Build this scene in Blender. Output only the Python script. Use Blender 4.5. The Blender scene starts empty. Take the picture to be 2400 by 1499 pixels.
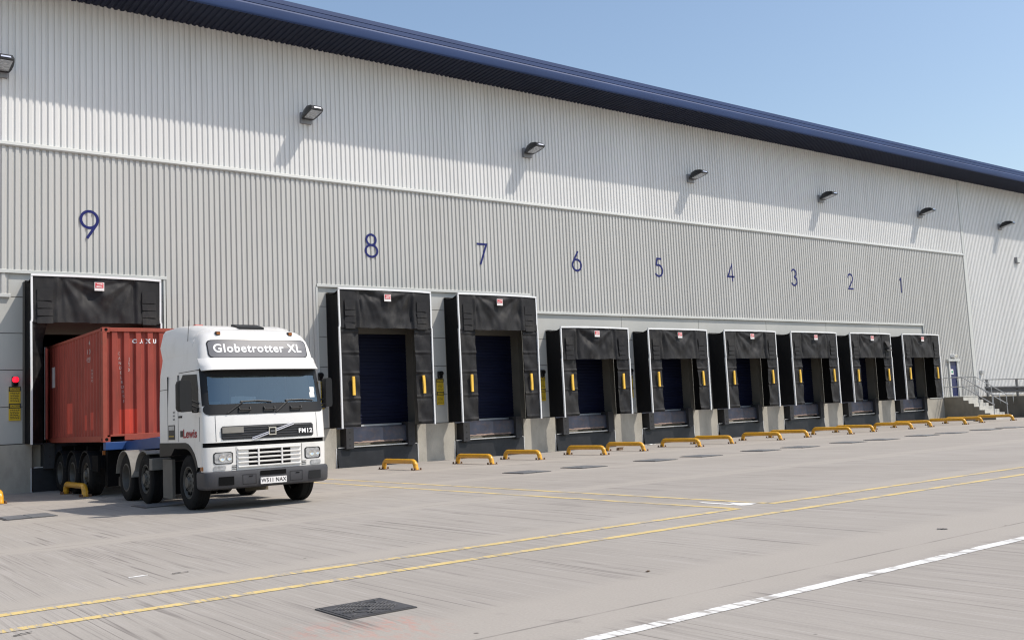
import bpy, math, random
from mathutils import Vector, Matrix, noise
R = math.radians
rnd = random.Random(7)
scene = bpy.context.scene
col = scene.collection

# ------------------------------------------------------------------ helpers
class MB:
    def __init__(s): s.v = []; s.f = []; s.m = []
    def vs(s, pts):
        i = len(s.v); s.v += [tuple(p) for p in pts]; return i
    def face(s, pts, m=0):
        i = s.vs(pts); s.f.append(tuple(range(i, i + len(pts)))); s.m.append(m)
    def box(s, x0, x1, y0, y1, z0, z1, m=0):
        i = s.vs([(x, y, z) for z in (z0, z1) for y in (y0, y1) for x in (x0, x1)])
        for q in ((0, 2, 3, 1), (4, 5, 7, 6), (0, 1, 5, 4), (2, 6, 7, 3), (0, 4, 6, 2), (1, 3, 7, 5)):
            s.f.append(tuple(i + k for k in q)); s.m.append(m)
    def loft(s, rings, closed=True, caps=True, m=0):
        n = len(rings[0]); base = [s.vs(r) for r in rings]
        for a, b in zip(base, base[1:]):
            for k in range(n if closed else n - 1):
                k2 = (k + 1) % n
                s.f.append((a + k, a + k2, b + k2, b + k)); s.m.append(m)
        if caps and closed:
            s.f.append(tuple(base[0] + k for k in reversed(range(n)))); s.m.append(m)
            s.f.append(tuple(base[-1] + k for k in range(n))); s.m.append(m)
    def prism(s, poly, axis, a, b, m=0):
        def P(p, t):
            if axis == 'x': return (t, p[0], p[1])
            if axis == 'y': return (p[0], t, p[1])
            return (p[0], p[1], t)
        s.loft([[P(p, a) for p in poly], [P(p, b) for p in poly]], m=m)
    def grid(s, fn, nu, nv, m=0, skip=None):
        i = s.vs([fn(a / nu, b / nv) for b in range(nv + 1) for a in range(nu + 1)])
        for b in range(nv):
            for a in range(nu):
                if skip and skip(a, b): continue
                k = i + b * (nu + 1) + a
                s.f.append((k, k + 1, k + nu + 2, k + nu + 1)); s.m.append(m)
    def tube(s, path, r, n=8, m=0, caps=True):
        path = [Vector(p) for p in path]; rings = []; up = None
        for i, p in enumerate(path):
            if i == 0: t = path[1] - p
            elif i == len(path) - 1: t = p - path[-2]
            else: t = (path[i + 1] - p).normalized() + (p - path[i - 1]).normalized()
            t.normalize()
            if up is None:
                up = Vector((0, 0, 1)) if abs(t.z) < .9 else Vector((1, 0, 0))
            a = t.cross(up).normalized(); b = a.cross(t).normalized(); up = b
            k = 1.0
            if 0 < i < len(path) - 1:
                c = (path[i + 1] - p).normalized().dot((p - path[i - 1]).normalized())
                k = 1 / max(.5, math.sqrt(max(0, (1 + c) / 2)))
            rings.append([p + (a * math.cos(6.28318 * j / n) + b * math.sin(6.28318 * j / n)) * r for j in range(n)])
        s.loft(rings, caps=caps, m=m)
    def lathe(s, prof, c, axis='x', n=28, m=0, a0=0, a1=6.283185307):
        full = abs(a1 - a0 - 6.283185307) < 1e-4
        k = n if full else n + 1
        rings = []
        for (t, r) in prof:
            ring = []
            for j in range(k):
                a = a0 + (a1 - a0) * j / n
                p, q = r * math.cos(a), r * math.sin(a)
                if axis == 'x': ring.append((c[0] + t, c[1] + p, c[2] + q))
                elif axis == 'y': ring.append((c[0] + p, c[1] + t, c[2] + q))
                else: ring.append((c[0] + p, c[1] + q, c[2] + t))
            rings.append(ring)
        s.loft(rings, closed=full, caps=False, m=m)
    def build(s, name, mats, parent=None, smooth=None, bevel=0):
        me = bpy.data.meshes.new(name)
        me.from_pydata(s.v, [], s.f)
        if not isinstance(mats, (list, tuple)): mats = [mats]
        for m in mats: me.materials.append(m)
        me.polygons.foreach_set('material_index', s.m)
        if smooth is not None:
            me.polygons.foreach_set('use_smooth', [True] * len(s.f))
            me.set_sharp_from_angle(angle=R(smooth))
        me.update()
        o = bpy.data.objects.new(name, me); col.objects.link(o)
        if parent: o.parent = parent
        if bevel:
            b = o.modifiers.new('bevel', 'BEVEL'); b.width = bevel; b.segments = 2; b.limit_method = 'ANGLE'
        return o

def empty(name, loc=(0, 0, 0), rz=0):
    o = bpy.data.objects.new(name, None); col.objects.link(o)
    o.location = loc; o.rotation_euler = (0, 0, rz); o.empty_display_size = .3
    return o
def tag(o, label=None, cat=None, group=None, kind=None):
    if label: o['label'] = label
    if cat: o['category'] = cat
    if group: o['group'] = group
    if kind: o['kind'] = kind
    return o
def copy_tree(o, parent=None):
    c = o.copy(); col.objects.link(c); c.parent = parent
    for ch in list(o.children): copy_tree(ch, c)
    return c

def text(name, s, size, mat, parent, M, ext=.003, bold=0, sx=1, fn=None, align='CENTER', sp=1.):
    cu = bpy.data.curves.new(name, 'FONT'); cu.body = s; cu.size = size
    cu.extrude = ext; cu.offset = bold; cu.align_x = align; cu.align_y = 'CENTER'; cu.resolution_u = 4; cu.space_character = sp
    t = bpy.data.objects.new(name, cu); col.objects.link(t)
    dg = bpy.context.evaluated_depsgraph_get()
    me = bpy.data.meshes.new_from_object(t.evaluated_get(dg))
    bpy.data.objects.remove(t); bpy.data.curves.remove(cu)
    for v in me.vertices:
        p = Vector((v.co.x * sx, v.co.y, v.co.z)); p = M @ p
        v.co = fn(p) if fn else p
    me.materials.clear(); me.materials.append(mat); me.update(); me.name = name
    o = bpy.data.objects.new(name, me); col.objects.link(o)
    if parent: o.parent = parent
    return o
def facing_front(x, y, z):    # text read from -y
    return Matrix(((1, 0, 0, x), (0, 0, -1, y), (0, 1, 0, z), (0, 0, 0, 1)))
def facing_side(x, y, z):     # text read from -x
    return Matrix(((0, 0, -1, x), (-1, 0, 0, y), (0, 1, 0, z), (0, 0, 0, 1)))

# ------------------------------------------------------------------ materials
def nodes_of(name):
    m = bpy.data.materials.new(name); m.use_nodes = True
    nt = m.node_tree; b = nt.nodes['Principled BSDF']
    return m, nt, b
def N(nt, t, **kw):
    n = nt.nodes.new(t)
    for k, v in kw.items(): setattr(n, k, v)
    return n
def math_n(nt, op, a, b=None, clamp=False):
    n = N(nt, 'ShaderNodeMath', operation=op); n.use_clamp = clamp
    for i, x in enumerate((a, b)):
        if x is None: continue
        if isinstance(x, (int, float)): n.inputs[i].default_value = x
        else: nt.links.new(x, n.inputs[i])
    return n.outputs[0]
def mixc(nt, fac, a, b, mode='MIX'):
    n = N(nt, 'ShaderNodeMixRGB', blend_type=mode)
    for i, x in enumerate((fac, a, b)):
        if isinstance(x, (int, float)): n.inputs[i].default_value = x
        elif isinstance(x, tuple): n.inputs[i].default_value = x + ((1,) if len(x) == 3 else ())
        else: nt.links.new(x, n.inputs[i])
    return n.outputs[0]
def maprange(nt, v, a, b, c=0., d=1.):
    n = N(nt, 'ShaderNodeMapRange'); n.clamp = True
    nt.links.new(v, n.inputs[0])
    for i, x in zip((1, 2, 3, 4), (a, b, c, d)): n.inputs[i].default_value = x
    return n.outputs[0]
def vecnoise(nt, coord, scale, sc=1., detail=4., rough=.55, dist=0.):
    mp = N(nt, 'ShaderNodeMapping'); mp.inputs['Scale'].default_value = scale
    nt.links.new(coord, mp.inputs[0])
    n = N(nt, 'ShaderNodeTexNoise'); n.inputs['Scale'].default_value = sc
    n.inputs['Detail'].default_value = detail; n.inputs['Roughness'].default_value = rough
    n.inputs['Distortion'].default_value = dist
    nt.links.new(mp.outputs[0], n.inputs['Vector'])
    return n.outputs['Fac']

def mat(name, c, rough=.5, metal=0., var=.08, vs=(1.5, 1.5, 1.5), bump=0., bs=(40, 40, 40), spec=.5, dirt=None, dirt_amt=.5, dirt_s=(2, 2, .6), coat=0., sheet=0, fade=None):
    m, nt, b = nodes_of(name)
    tc = N(nt, 'ShaderNodeTexCoord').outputs['Object']
    nz = vecnoise(nt, tc, vs)
    lo = tuple(x * (1 - var) for x in c); hi = tuple(min(1, x * (1 + var)) for x in c)
    out = mixc(nt, maprange(nt, nz, .3, .7), lo, hi)
    if dirt:
        nd = vecnoise(nt, tc, dirt_s, detail=8., rough=.7)
        out = mixc(nt, maprange(nt, nd, .5, .78, 0, dirt_amt), out, dirt)
    if sheet:
        sx = N(nt, 'ShaderNodeSeparateXYZ'); nt.links.new(tc, sx.inputs[0])
        wn = N(nt, 'ShaderNodeTexWhiteNoise', noise_dimensions='1D')
        nt.links.new(math_n(nt, 'FLOOR', math_n(nt, 'DIVIDE', sx.outputs[0], sheet)), wn.inputs['W'])
        out = mixc(nt, maprange(nt, wn.outputs['Value'], 0, 1, 0, .13), out, tuple(x * .62 for x in c))
        st = vecnoise(nt, tc, (5, 5, .10), detail=6., rough=.7)
        out = mixc(nt, maprange(nt, st, .52, .72, 0, .22), out, (.33, .315, .28))
    if fade:
        oi = N(nt, 'ShaderNodeObjectInfo')
        out = mixc(nt, maprange(nt, oi.outputs['Random'], 0, 1, 0, .5), out, fade)
    nt.links.new(out, b.inputs['Base Color'])
    b.inputs['Roughness'].default_value = rough; b.inputs['Metallic'].default_value = metal
    b.inputs['Specular IOR Level'].default_value = spec
    if coat: b.inputs['Coat Weight'].default_value = coat; b.inputs['Coat Roughness'].default_value = .08
    if bump:
        bn = N(nt, 'ShaderNodeBump'); bn.inputs['Strength'].default_value = bump; bn.inputs['Distance'].default_value = .02
        nt.links.new(vecnoise(nt, tc, bs, detail=5.), bn.inputs['Height']); nt.links.new(bn.outputs[0], b.inputs['Normal'])
    return m

M = {}
M['clad_white'] = mat('white_cladding', (.72, .716, .702), .42, var=.03, vs=(.25, .25, .05), dirt=(.50, .49, .46), dirt_amt=.25, dirt_s=(1.2, 1.2, .08), sheet=1.044)
M['clad_grey'] = mat('grey_cladding', (.52, .515, .493), .40, var=.035, vs=(.3, .3, .06), dirt=(.36, .35, .32), dirt_amt=.25, dirt_s=(1.5, 1.5, .1), sheet=1.044)
M['panel_grey'] = mat('grey_flat_panel', (.47, .47, .445), .38, var=.03, vs=(.4, .4, .4), dirt=(.35, .34, .31), dirt_amt=.2, dirt_s=(1.5, 1.5, .3))
M['gap'] = mat('panel_gap', (.10, .10, .10), .8)
M['trim'] = mat('grey_trim', (.55, .56, .54), .35, var=.04)
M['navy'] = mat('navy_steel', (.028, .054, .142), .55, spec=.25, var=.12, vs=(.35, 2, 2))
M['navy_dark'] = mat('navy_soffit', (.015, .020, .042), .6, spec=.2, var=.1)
M['roof'] = mat('roof_sheet', (.30, .32, .34), .5)
M['concrete'] = mat('cast_concrete', (.40, .375, .325), .85, var=.14, vs=(1.4, 1.4, 1.0), bump=.25, bs=(18, 18, 18), dirt=(.20, .19, .17), dirt_amt=.55, dirt_s=(1.6, 1.6, .7), spec=.2)
M['concrete_dark'] = mat('weathered_concrete', (.15, .14, .12), .9, var=.2, vs=(.9, .9, .9), bump=.25, bs=(14, 14, 14), dirt=(.07, .065, .055), dirt_amt=.6, dirt_s=(1.2, 1.2, .8), spec=.2)
M['concrete_shade'] = mat('shaded_brown_concrete', (.25, .225, .18), .9, var=.15, bump=.2, bs=(14, 14, 14), dirt=(.14, .125, .10), dirt_amt=.5, spec=.15)  # darker copy of the step concrete; the side shade is in its colour
M['concrete_light'] = mat('pale_concrete', (.52, .51, .47), .85, var=.08, bump=.2, bs=(20, 20, 20), dirt=(.3, .29, .26), dirt_amt=.35, spec=.2)
M['vinyl'] = mat('black_vinyl_curtain', (.0155, .0155, .0175), .6, spec=.22, var=.25, vs=(1.2, 1.2, 1.2), bump=.12, bs=(90, 90, 90), dirt=(.075, .07, .062), dirt_amt=.6, dirt_s=(2.6, 2.6, 1.2), fade=(.036, .035, .034))
M['canvas'] = mat('black_canvas', (.008, .008, .009), .8, spec=.2, var=.2, bump=.1)
M['white_alu'] = mat('white_frame', (.80, .81, .82), .35, var=.03, dirt=(.5, .5, .48), dirt_amt=.3, dirt_s=(4, 4, 1.))
M['yellow_guide'] = mat('yellow_guide', (.88, .54, .07), .5, var=.06, dirt=(.2, .13, .05), dirt_amt=.4, dirt_s=(9, 9, 4))
M['yellow_tube'] = mat('yellow_painted_steel', (.72, .36, .022), .32, var=.07, vs=(4, 4, 4), dirt=(.10, .065, .03), dirt_amt=.8, dirt_s=(6, 1.6, 9), coat=.15)
M['plate_dark'] = mat('stained_base_plate', (.20, .12, .05), .8, var=.4, vs=(9, 9, 9))
M['rust'] = mat('rusty_steel', (.13, .07, .045), .85, var=.3, vs=(12, 12, 12))
M['badge_red'] = mat('badge_red', (.62, .035, .045), .4)
M['badge_white'] = mat('badge_white', (.80, .78, .77), .4)
M['navy_door'] = mat('navy_dock_door', (.0055, .008, .026), .6, var=.2, spec=.15, vs=(.6, .6, 4))
M['reveal'] = mat('opening_reveal', (.135, .128, .11), .7, var=.1)
M['leveller'] = mat('blue_grey_steel', (.042, .050, .078), .5, metal=.15, var=.35, vs=(1.6, 1.6, 1.2), dirt=(.17, .10, .065), dirt_amt=.6, dirt_s=(3, 3, 5))
M['lip_rust'] = mat('worn_lip_steel', (.20, .14, .115), .6, metal=.3, var=.4, vs=(5, 5, 14))
M['bumper'] = mat('black_rubber_bumper', (.030, .031, .035), .75, var=.2, bump=.1)
M['pit_plate'] = mat('dark_pit_plate', (.014, .015, .018), .42, spec=.3, var=.5, vs=(1.3, 1.3, 1.6), dirt=(.055, .053, .05), dirt_amt=.5, dirt_s=(1.1, 1.1, 1.3))  # large paler blotches in the dirt layer paint soft reflections
M['steel'] = mat('bright_steel_edge', (.58, .58, .58), .4, metal=.3, var=.1)
M['galv'] = mat('galvanised_steel', (.46, .47, .48), .42, metal=.55, var=.12, vs=(6, 6, 6))
M['galv_dull'] = mat('weathered_galvanised_steel', (.22, .225, .235), .5, metal=.5, var=.15, vs=(3, 3, 3))
M['number_blue'] = mat('number_blue', (.014, .020, .125), .6, spec=.2, var=.04)
M['door_blue'] = mat('blue_door', (.015, .022, .095), .4)
M['sign_green'] = mat('sign_green', (.02, .30, .15), .5)
M['sign_yellow'] = mat('sign_yellow', (.62, .42, .015), .5, var=.08)
M['black'] = mat('black_plastic', (.012, .012, .013), .5)
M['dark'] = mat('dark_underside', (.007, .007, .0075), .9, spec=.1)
M['lamp_body'] = mat('lamp_housing', (.022, .023, .025), .32, metal=.1)
M['lamp_grey'] = mat('lamp_bracket', (.24, .245, .26), .5, metal=.2)
M['truck_white'] = mat('white_truck_paint', (.74, .725, .70), .30, var=.02, vs=(1.5, 1.5, 1.5), dirt=(.46, .43, .385), dirt_amt=.38, dirt_s=(2.5, 2.5, .9), coat=.5)
M['truck_grey'] = mat('grey_truck_plastic', (.046, .046, .052), .55, var=.1, dirt=(.10, .095, .088), dirt_amt=.4, dirt_s=(3, 3, 3))
M['truck_black'] = mat('black_truck_trim', (.012, .0125, .014), .5, spec=.3, var=.1)
M['grille_black'] = mat('grille_black', (.035, .036, .040), .4)
M['tyre'] = mat('tyre_rubber', (.010, .010, .0105), .9, spec=.2, var=.2, vs=(6, 6, 6), dirt=(.03, .027, .024), dirt_amt=.5, dirt_s=(4, 4, 4))
M['rim'] = mat('dusty_rim', (.105, .10, .09), .6, metal=.3, var=.2, vs=(6, 6, 6))
M['mudguard'] = mat('dusty_mudguard', (.20, .19, .17), .7, var=.15, vs=(3, 3, 3), dirt=(.12, .11, .10), dirt_amt=.6, dirt_s=(4, 4, 4))
M['flap_brown'] = mat('dusty_mud_flap', (.16, .135, .095), .9, var=.2)
M['tank_grey'] = mat('dirty_grey_tank', (.13, .12, .105), .7, var=.2)
M['chrome'] = mat('chrome', (.75, .76, .78), .18, metal=1.)
M['text_white'] = mat('text_white', (.85, .85, .85), .5)
M['text_dim'] = mat('faded_white_lettering', (.46, .38, .36), .7, var=.4, vs=(20, 20, 20))
M['text_red'] = mat('text_red', (.33, .015, .02), .5)
M['text_black'] = mat('text_black', (.012, .012, .014), .5)
M['cont_red'] = mat('red_container_paint', (.315, .068, .051), .55, var=.14, vs=(1.2, 1.2, .8), dirt=(.15, .052, .038), dirt_amt=.85, dirt_s=(4, 4, .8), bump=.04, spec=.12, bs=(9, 9, 9))
M['cont_patch'] = mat('fresh_red_patch', (.50, .055, .03), .5, var=.12)
M['cont_rail'] = mat('container_frame_paint', (.34, .082, .058), .6, spec=.12, var=.15, vs=(4, 4, 4), dirt=(.10, .055, .035), dirt_amt=.8, dirt_s=(4, 4, 4))
M['trailer_blue'] = mat('blue_trailer_paint', (.018, .060, .20), .45, var=.1, dirt=(.02, .04, .1), dirt_amt=.5, dirt_s=(3, 3, 3))
M['amber'] = mat('amber_lens', (.30, .095, .015), .3)
M['lamp_red'] = mat('red_lens', (.35, .02, .01), .3)
M['cast_iron'] = mat('cast_iron', (.085, .082, .084), .55, metal=.35, var=.25, vs=(5, 5, 5), dirt=(.16, .15, .14), dirt_amt=.4, dirt_s=(6, 6, 6))
M['cast_rib'] = mat('worn_iron_rib', (.155, .15, .15), .42, metal=.5, var=.2, vs=(8, 8, 8))
M['cover_grey'] = mat('grey_drain_steel', (.20, .205, .215), .5, metal=.4, var=.2, vs=(3, 3, 3))
M['wood'] = mat('wood_scrap', (.14, .09, .055), .8, var=.3)
M['paper'] = mat('white_paper', (.85, .85, .84), .7, var=.02)
M['interior'] = mat('cab_interior_grey', (.28, .30, .31), .8)
M['seat'] = mat('cab_seat_fabric', (.10, .12, .16), .9)

def glass_mat(name, tint, ior, rough=.01, gcol=(1, 1, 1)):
    m, nt, b = nodes_of(name); nt.nodes.remove(b)
    out = nt.nodes['Material Output']
    fr = N(nt, 'ShaderNodeFresnel'); fr.inputs[0].default_value = ior
    tr = N(nt, 'ShaderNodeBsdfTransparent'); tr.inputs[0].default_value = tint + (1,)
    gl = N(nt, 'ShaderNodeBsdfGlossy'); gl.inputs['Roughness'].default_value = rough; gl.inputs['Color'].default_value = gcol + (1,)
    mx = N(nt, 'ShaderNodeMixShader')
    nt.links.new(fr.outputs[0], mx.inputs[0]); nt.links.new(tr.outputs[0], mx.inputs[1]); nt.links.new(gl.outputs[0], mx.inputs[2])
    nt.links.new(mx.outputs[0], out.inputs[0])
    return m
M['windscreen'] = glass_mat('windscreen_glass', (.72, .80, .82), 2.45, gcol=(.72, .92, 1.))
M['side_glass'] = glass_mat('side_glass', (.35, .40, .42), 1.5)
M['lens'] = mat('clear_lens', (.42, .43, .44), .08, var=.35, vs=(14, 14, 14), metal=.35, coat=1.)
M['sign_gloss'] = mat('dark_gloss_sign', (.15, .15, .16), .38, var=.1, coat=.15)
def emit_mat(name, c, s):
    m, nt, b = nodes_of(name)
    b.inputs['Base Color'].default_value = c + (1,); b.inputs['Emission Color'].default_value = c + (1,)
    b.inputs['Emission Strength'].default_value = s
    return m
M['red_on'] = emit_mat('lit_red_lens', (1., .01, .03), 1.6)

def ground_colour(nt):
    pos = N(nt, 'ShaderNodeNewGeometry').outputs['Position']
    sep = N(nt, 'ShaderNodeSeparateXYZ'); nt.links.new(pos, sep.inputs[0])
    y = sep.outputs[1]
    big = vecnoise(nt, pos, (.16, .16, .16), detail=5., rough=.6)
    c = mixc(nt, maprange(nt, big, .3, .7), (.330, .301, .268), (.396, .365, .328))
    mid = vecnoise(nt, pos, (1.4, .9, 1), detail=6., rough=.65)
    c = mixc(nt, maprange(nt, mid, .35, .75, 0, .35), c, (.285, .265, .235))
    # smooth trowelled margins beside the slab joints
    wob = vecnoise(nt, pos, (.9, .9, 1), detail=5.)
    wob = math_n(nt, 'MULTIPLY', math_n(nt, 'SUBTRACT', wob, .5), .55)
    yy = math_n(nt, 'ADD', y, wob)
    margin = None; joint = None
    for yj, up, dn in ((-5.4, .3, .3), (-10.2, .3, .25), (-15.05, .35, .3), (-19.98, .42, .10), (-24.17, .85, .42), (-28.9, .6, .4)):
        d = math_n(nt, 'SUBTRACT', yy, yj)
        a = math_n(nt, 'MULTIPLY', maprange(nt, d, -dn - .15, -dn + .1), maprange(nt, d, up - .1, up + .25, 1, 0))
        margin = a if margin is None else math_n(nt, 'MAXIMUM', margin, a)
        dj = math_n(nt, 'ABSOLUTE', math_n(nt, 'SUBTRACT', y, yj))
        j = maprange(nt, dj, .006, .022, 1, 0)
        joint = j if joint is None else math_n(nt, 'MAXIMUM', joint, j)
    rough_area = math_n(nt, 'SUBTRACT', 1., margin)
    # brushed grooves run away from the wall
    s1 = vecnoise(nt, pos, (23, .22, 1), detail=5., rough=.7)
    s2 = vecnoise(nt, pos, (5.2, .11, 1), detail=7., rough=.75)
    s3 = vecnoise(nt, pos, (38, .8, 1), detail=2.)
    patch = math_n(nt, 'MULTIPLY', maprange(nt, vecnoise(nt, pos, (.22, .35, 1), detail=3.), .36, .66, .45, 1.), maprange(nt, sep.outputs[0], -14., -6., .42, 1.))
    dark1 = math_n(nt, 'MULTIPLY', maprange(nt, s1, .51, .68, 0, .36), rough_area)
    dark2 = math_n(nt, 'MULTIPLY', math_n(nt, 'MULTIPLY', maprange(nt, s2, .54, .74, 0, .45), rough_area), patch)
    c = mixc(nt, math_n(nt, 'MULTIPLY', dark1, patch), c, (.185, .170, .152))
    c = mixc(nt, dark2, c, (.195, .183, .170))
    lite = math_n(nt, 'MULTIPLY', maprange(nt, s1, .48, .32, 0, .22), rough_area)
    c = mixc(nt, lite, c, (.46, .43, .385))
    c = mixc(nt, math_n(nt, 'MULTIPLY', margin, .55), c, (.405, .369, .325))
    def hairs(sc, seg, lo_, hi_, amt, w0, w1):
        h_ = vecnoise(nt, pos, (sc, .06, 1), detail=1.5)
        near = maprange(nt, math_n(nt, 'ABSOLUTE', math_n(nt, 'SUBTRACT', h_, .5)), w0, w1, 1, 0)
        on = maprange(nt, vecnoise(nt, pos, seg, detail=3., rough=.6), lo_, hi_)
        return math_n(nt, 'MULTIPLY', math_n(nt, 'MULTIPLY', near, on), math_n(nt, 'MULTIPLY', rough_area, amt))
    c = mixc(nt, hairs(17, (9, .30, 1), .46, .56, .42, .010, .035), c, (.16, .143, .135))
    c = mixc(nt, hairs(5.3, (2.2, .25, 1), .50, .58, .70, .004, .016), c, (.12, .105, .098))
    c = mixc(nt, hairs(21, (9, .6, 1), .50, .60, .26, .02, .06), c, (.52, .48, .45))
    # oil drips and tyre scuffs
    oil = vecnoise(nt, pos, (1.1, .8, 1), detail=7., rough=.7)
    c = mixc(nt, maprange(nt, oil, .64, .76, 0, .5), c, (.15, .135, .125))
    grain = vecnoise(nt, pos, (42, 42, 1), detail=5., rough=.75)
    c = mixc(nt, maprange(nt, grain, .35, .65, .0, .34), c, (.25, .225, .205))
    jn = math_n(nt, 'MULTIPLY', joint, maprange(nt, vecnoise(nt, pos, (1.3, .2, 1), detail=4.), .42, .6, .08, .55))
    c = mixc(nt, jn, c, (.10, .09, .085))
    # pinkish spray paint stains near the cover, small dark specks
    for (sx, sy, rr) in ((-13.45, -23.05, .45), (-13.1, -23.5, .55), (-12.9, -23.2, .3)):
        d = N(nt, 'ShaderNodeVectorMath', operation='DISTANCE'); nt.links.new(pos, d.inputs[0]); d.inputs[1].default_value = (sx, sy, 0)
        f = math_n(nt, 'MULTIPLY', maprange(nt, d.outputs['Value'], 0, rr, 1, 0), maprange(nt, vecnoise(nt, pos, (14, 5, 1), detail=6., rough=.7), .46, .60, 0, .42))
        c = mixc(nt, f, c, (.52, .20, .15))
    sp = N(nt, 'ShaderNodeTexVoronoi'); sp.inputs['Scale'].default_value = 1.6; nt.links.new(pos, sp.inputs['Vector'])
    f = math_n(nt, 'MULTIPLY', maprange(nt, sp.outputs['Distance'], .022, .040, .8, 0), maprange(nt, vecnoise(nt, pos, (.6, .6, 1)), .52, .56))
    c = mixc(nt, f, c, (.07, .06, .055))
    h = math_n(nt, 'ADD', math_n(nt, 'MULTIPLY', math_n(nt, 'MULTIPLY', s3, rough_area), .7), math_n(nt, 'ADD', math_n(nt, 'MULTIPLY', s1, .6), math_n(nt, 'MULTIPLY', grain, .3)))
    return c, h
m, nt, b = nodes_of('brushed_yard_concrete')
c, h = ground_colour(nt)
nt.links.new(c, b.inputs['Base Color']); b.inputs['Roughness'].default_value = .88; b.inputs['Specular IOR Level'].default_value = .25
bn = N(nt, 'ShaderNodeBump'); bn.inputs['Strength'].default_value = .35; bn.inputs['Distance'].default_value = .012
nt.links.new(h, bn.inputs['Height']); nt.links.new(bn.outputs[0], b.inputs['Normal'])
M['yard'] = m
def paint_mat(name, colr, wear, thr):
    m, nt, b = nodes_of(name)
    c, h = ground_colour(nt)
    pos = N(nt, 'ShaderNodeNewGeometry').outputs['Position']
    w1 = vecnoise(nt, pos, (22, 2.2, 1), detail=4., rough=.7)
    w2 = vecnoise(nt, pos, (2.2, 1.2, 1), detail=3.)
    w = math_n(nt, 'ADD', math_n(nt, 'MULTIPLY', w1, .62), math_n(nt, 'MULTIPLY', w2, .38))
    shade = mixc(nt, maprange(nt, vecnoise(nt, pos, (9, 1.5, 1), detail=5.), .3, .7), tuple(x * .82 for x in colr), colr)
    out = mixc(nt, maprange(nt, w, thr, thr + .05, 0, wear), shade, c)
    nt.links.new(out, b.inputs['Base Color']); b.inputs['Roughness'].default_value = .7
    bn = N(nt, 'ShaderNodeBump'); bn.inputs['Strength'].default_value = .25; bn.inputs['Distance'].default_value = .01
    nt.links.new(h, bn.inputs['Height']); nt.links.new(bn.outputs[0], b.inputs['Normal'])
    return m
M['paint_yellow'] = paint_mat('worn_yellow_paint', (.70, .53, .215), .9, .497)
M['paint_white'] = paint_mat('worn_white_paint', (.80, .79, .76), .95, .508)
M['paint_white_fresh'] = paint_mat('white_paint', (.82, .81, .78), .6, .62)

# ------------------------------------------------------------------ ground and markings
g = MB(); g.box(-400, 500, -400, 300, -.5, 0); ground = tag(g.build('ground', M['yard']), 'pale brushed concrete loading yard', None, None, 'structure')
def strip(name, x0, x1, y0, y1, m, label, z=.004):
    b = MB(); n = max(2, int(max(x1 - x0, y1 - y0) / .35))
    rr = random.Random(hash((round(x0, 2), round(y0, 2))) & 0xffff)
    if x1 - x0 > y1 - y0:
        e0 = [rr.uniform(-.008, .008) for _ in range(n + 1)]; e1 = [rr.uniform(-.008, .008) for _ in range(n + 1)]
        b.grid(lambda a, t: (x0 + (x1 - x0) * a, (y0 + e0[round(a * n)]) * (1 - t) + (y1 + e1[round(a * n)]) * t, z), n, 1)
    else:
        e0 = [rr.uniform(-.008, .008) for _ in range(n + 1)]; e1 = [rr.uniform(-.008, .008) for _ in range(n + 1)]
        b.grid(lambda t, a: ((x0 + e0[round(a * n)]) * (1 - t) + (x1 + e1[round(a * n)]) * t, y0 + (y1 - y0) * a, z), 1, n)
    return tag(b.build(name, m), label, None, None, 'structure')
strip('yellow_line', -60, 90, -21.065, -20.925, M['paint_yellow'], 'worn yellow line along the yard, unbroken')
strip('yellow_line', -60, -5.31, -20.265, -20.125, M['paint_yellow'], 'worn yellow line beside the slab joint, ending at the bay lines')
strip('yellow_line', -4.52, 90, -20.235, -20.095, M['paint_yellow'], 'worn yellow line beside the slab joint, beyond the bay lines')
strip('yellow_line', -5.40, -5.27, -20.10, -4.6, M['paint_yellow'], 'yellow bay line towards the dock beside the white arrow')
strip('yellow_line', -4.57, -4.44, -20.06, -4.6, M['paint_yellow'], 'yellow bay line towards the dock, farther from the truck')
strip('white_line', -60, 60, -24.845, -24.715, M['paint_white'], 'chipped white line along the slab joint in the foreground')
b = MB()
b.face([(-4.93, -19.05, .004), (-4.83, -19.05, .004), (-4.85, -19.75, .004), (-4.95, -19.75, .004)][::-1])
b.face([(-4.95, -19.75, .0045), (-4.85, -19.75, .0045), (-4.70, -19.45, .0045), (-4.60, -19.95, .0045), (-4.86, -20.02, .0045), (-4.96, -19.95, .0045)][::-1])
tag(b.build('white_marking', M['paint_white_fresh']), 'short white painted arrow between the yellow bay lines', None, None, 'structure')

# ------------------------------------------------------------------ building
BAY = {9: -9.335}
for k in range(8, 0, -1): BAY[k] = 4.75 * (8 - k)
BAY[10] = -14.1
TALL = (9, 8, 7, 10)
bld = empty('warehouse')
tag(bld, 'long grey ribbed metal warehouse with navy eaves and a row of loading bays', 'building')

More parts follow.
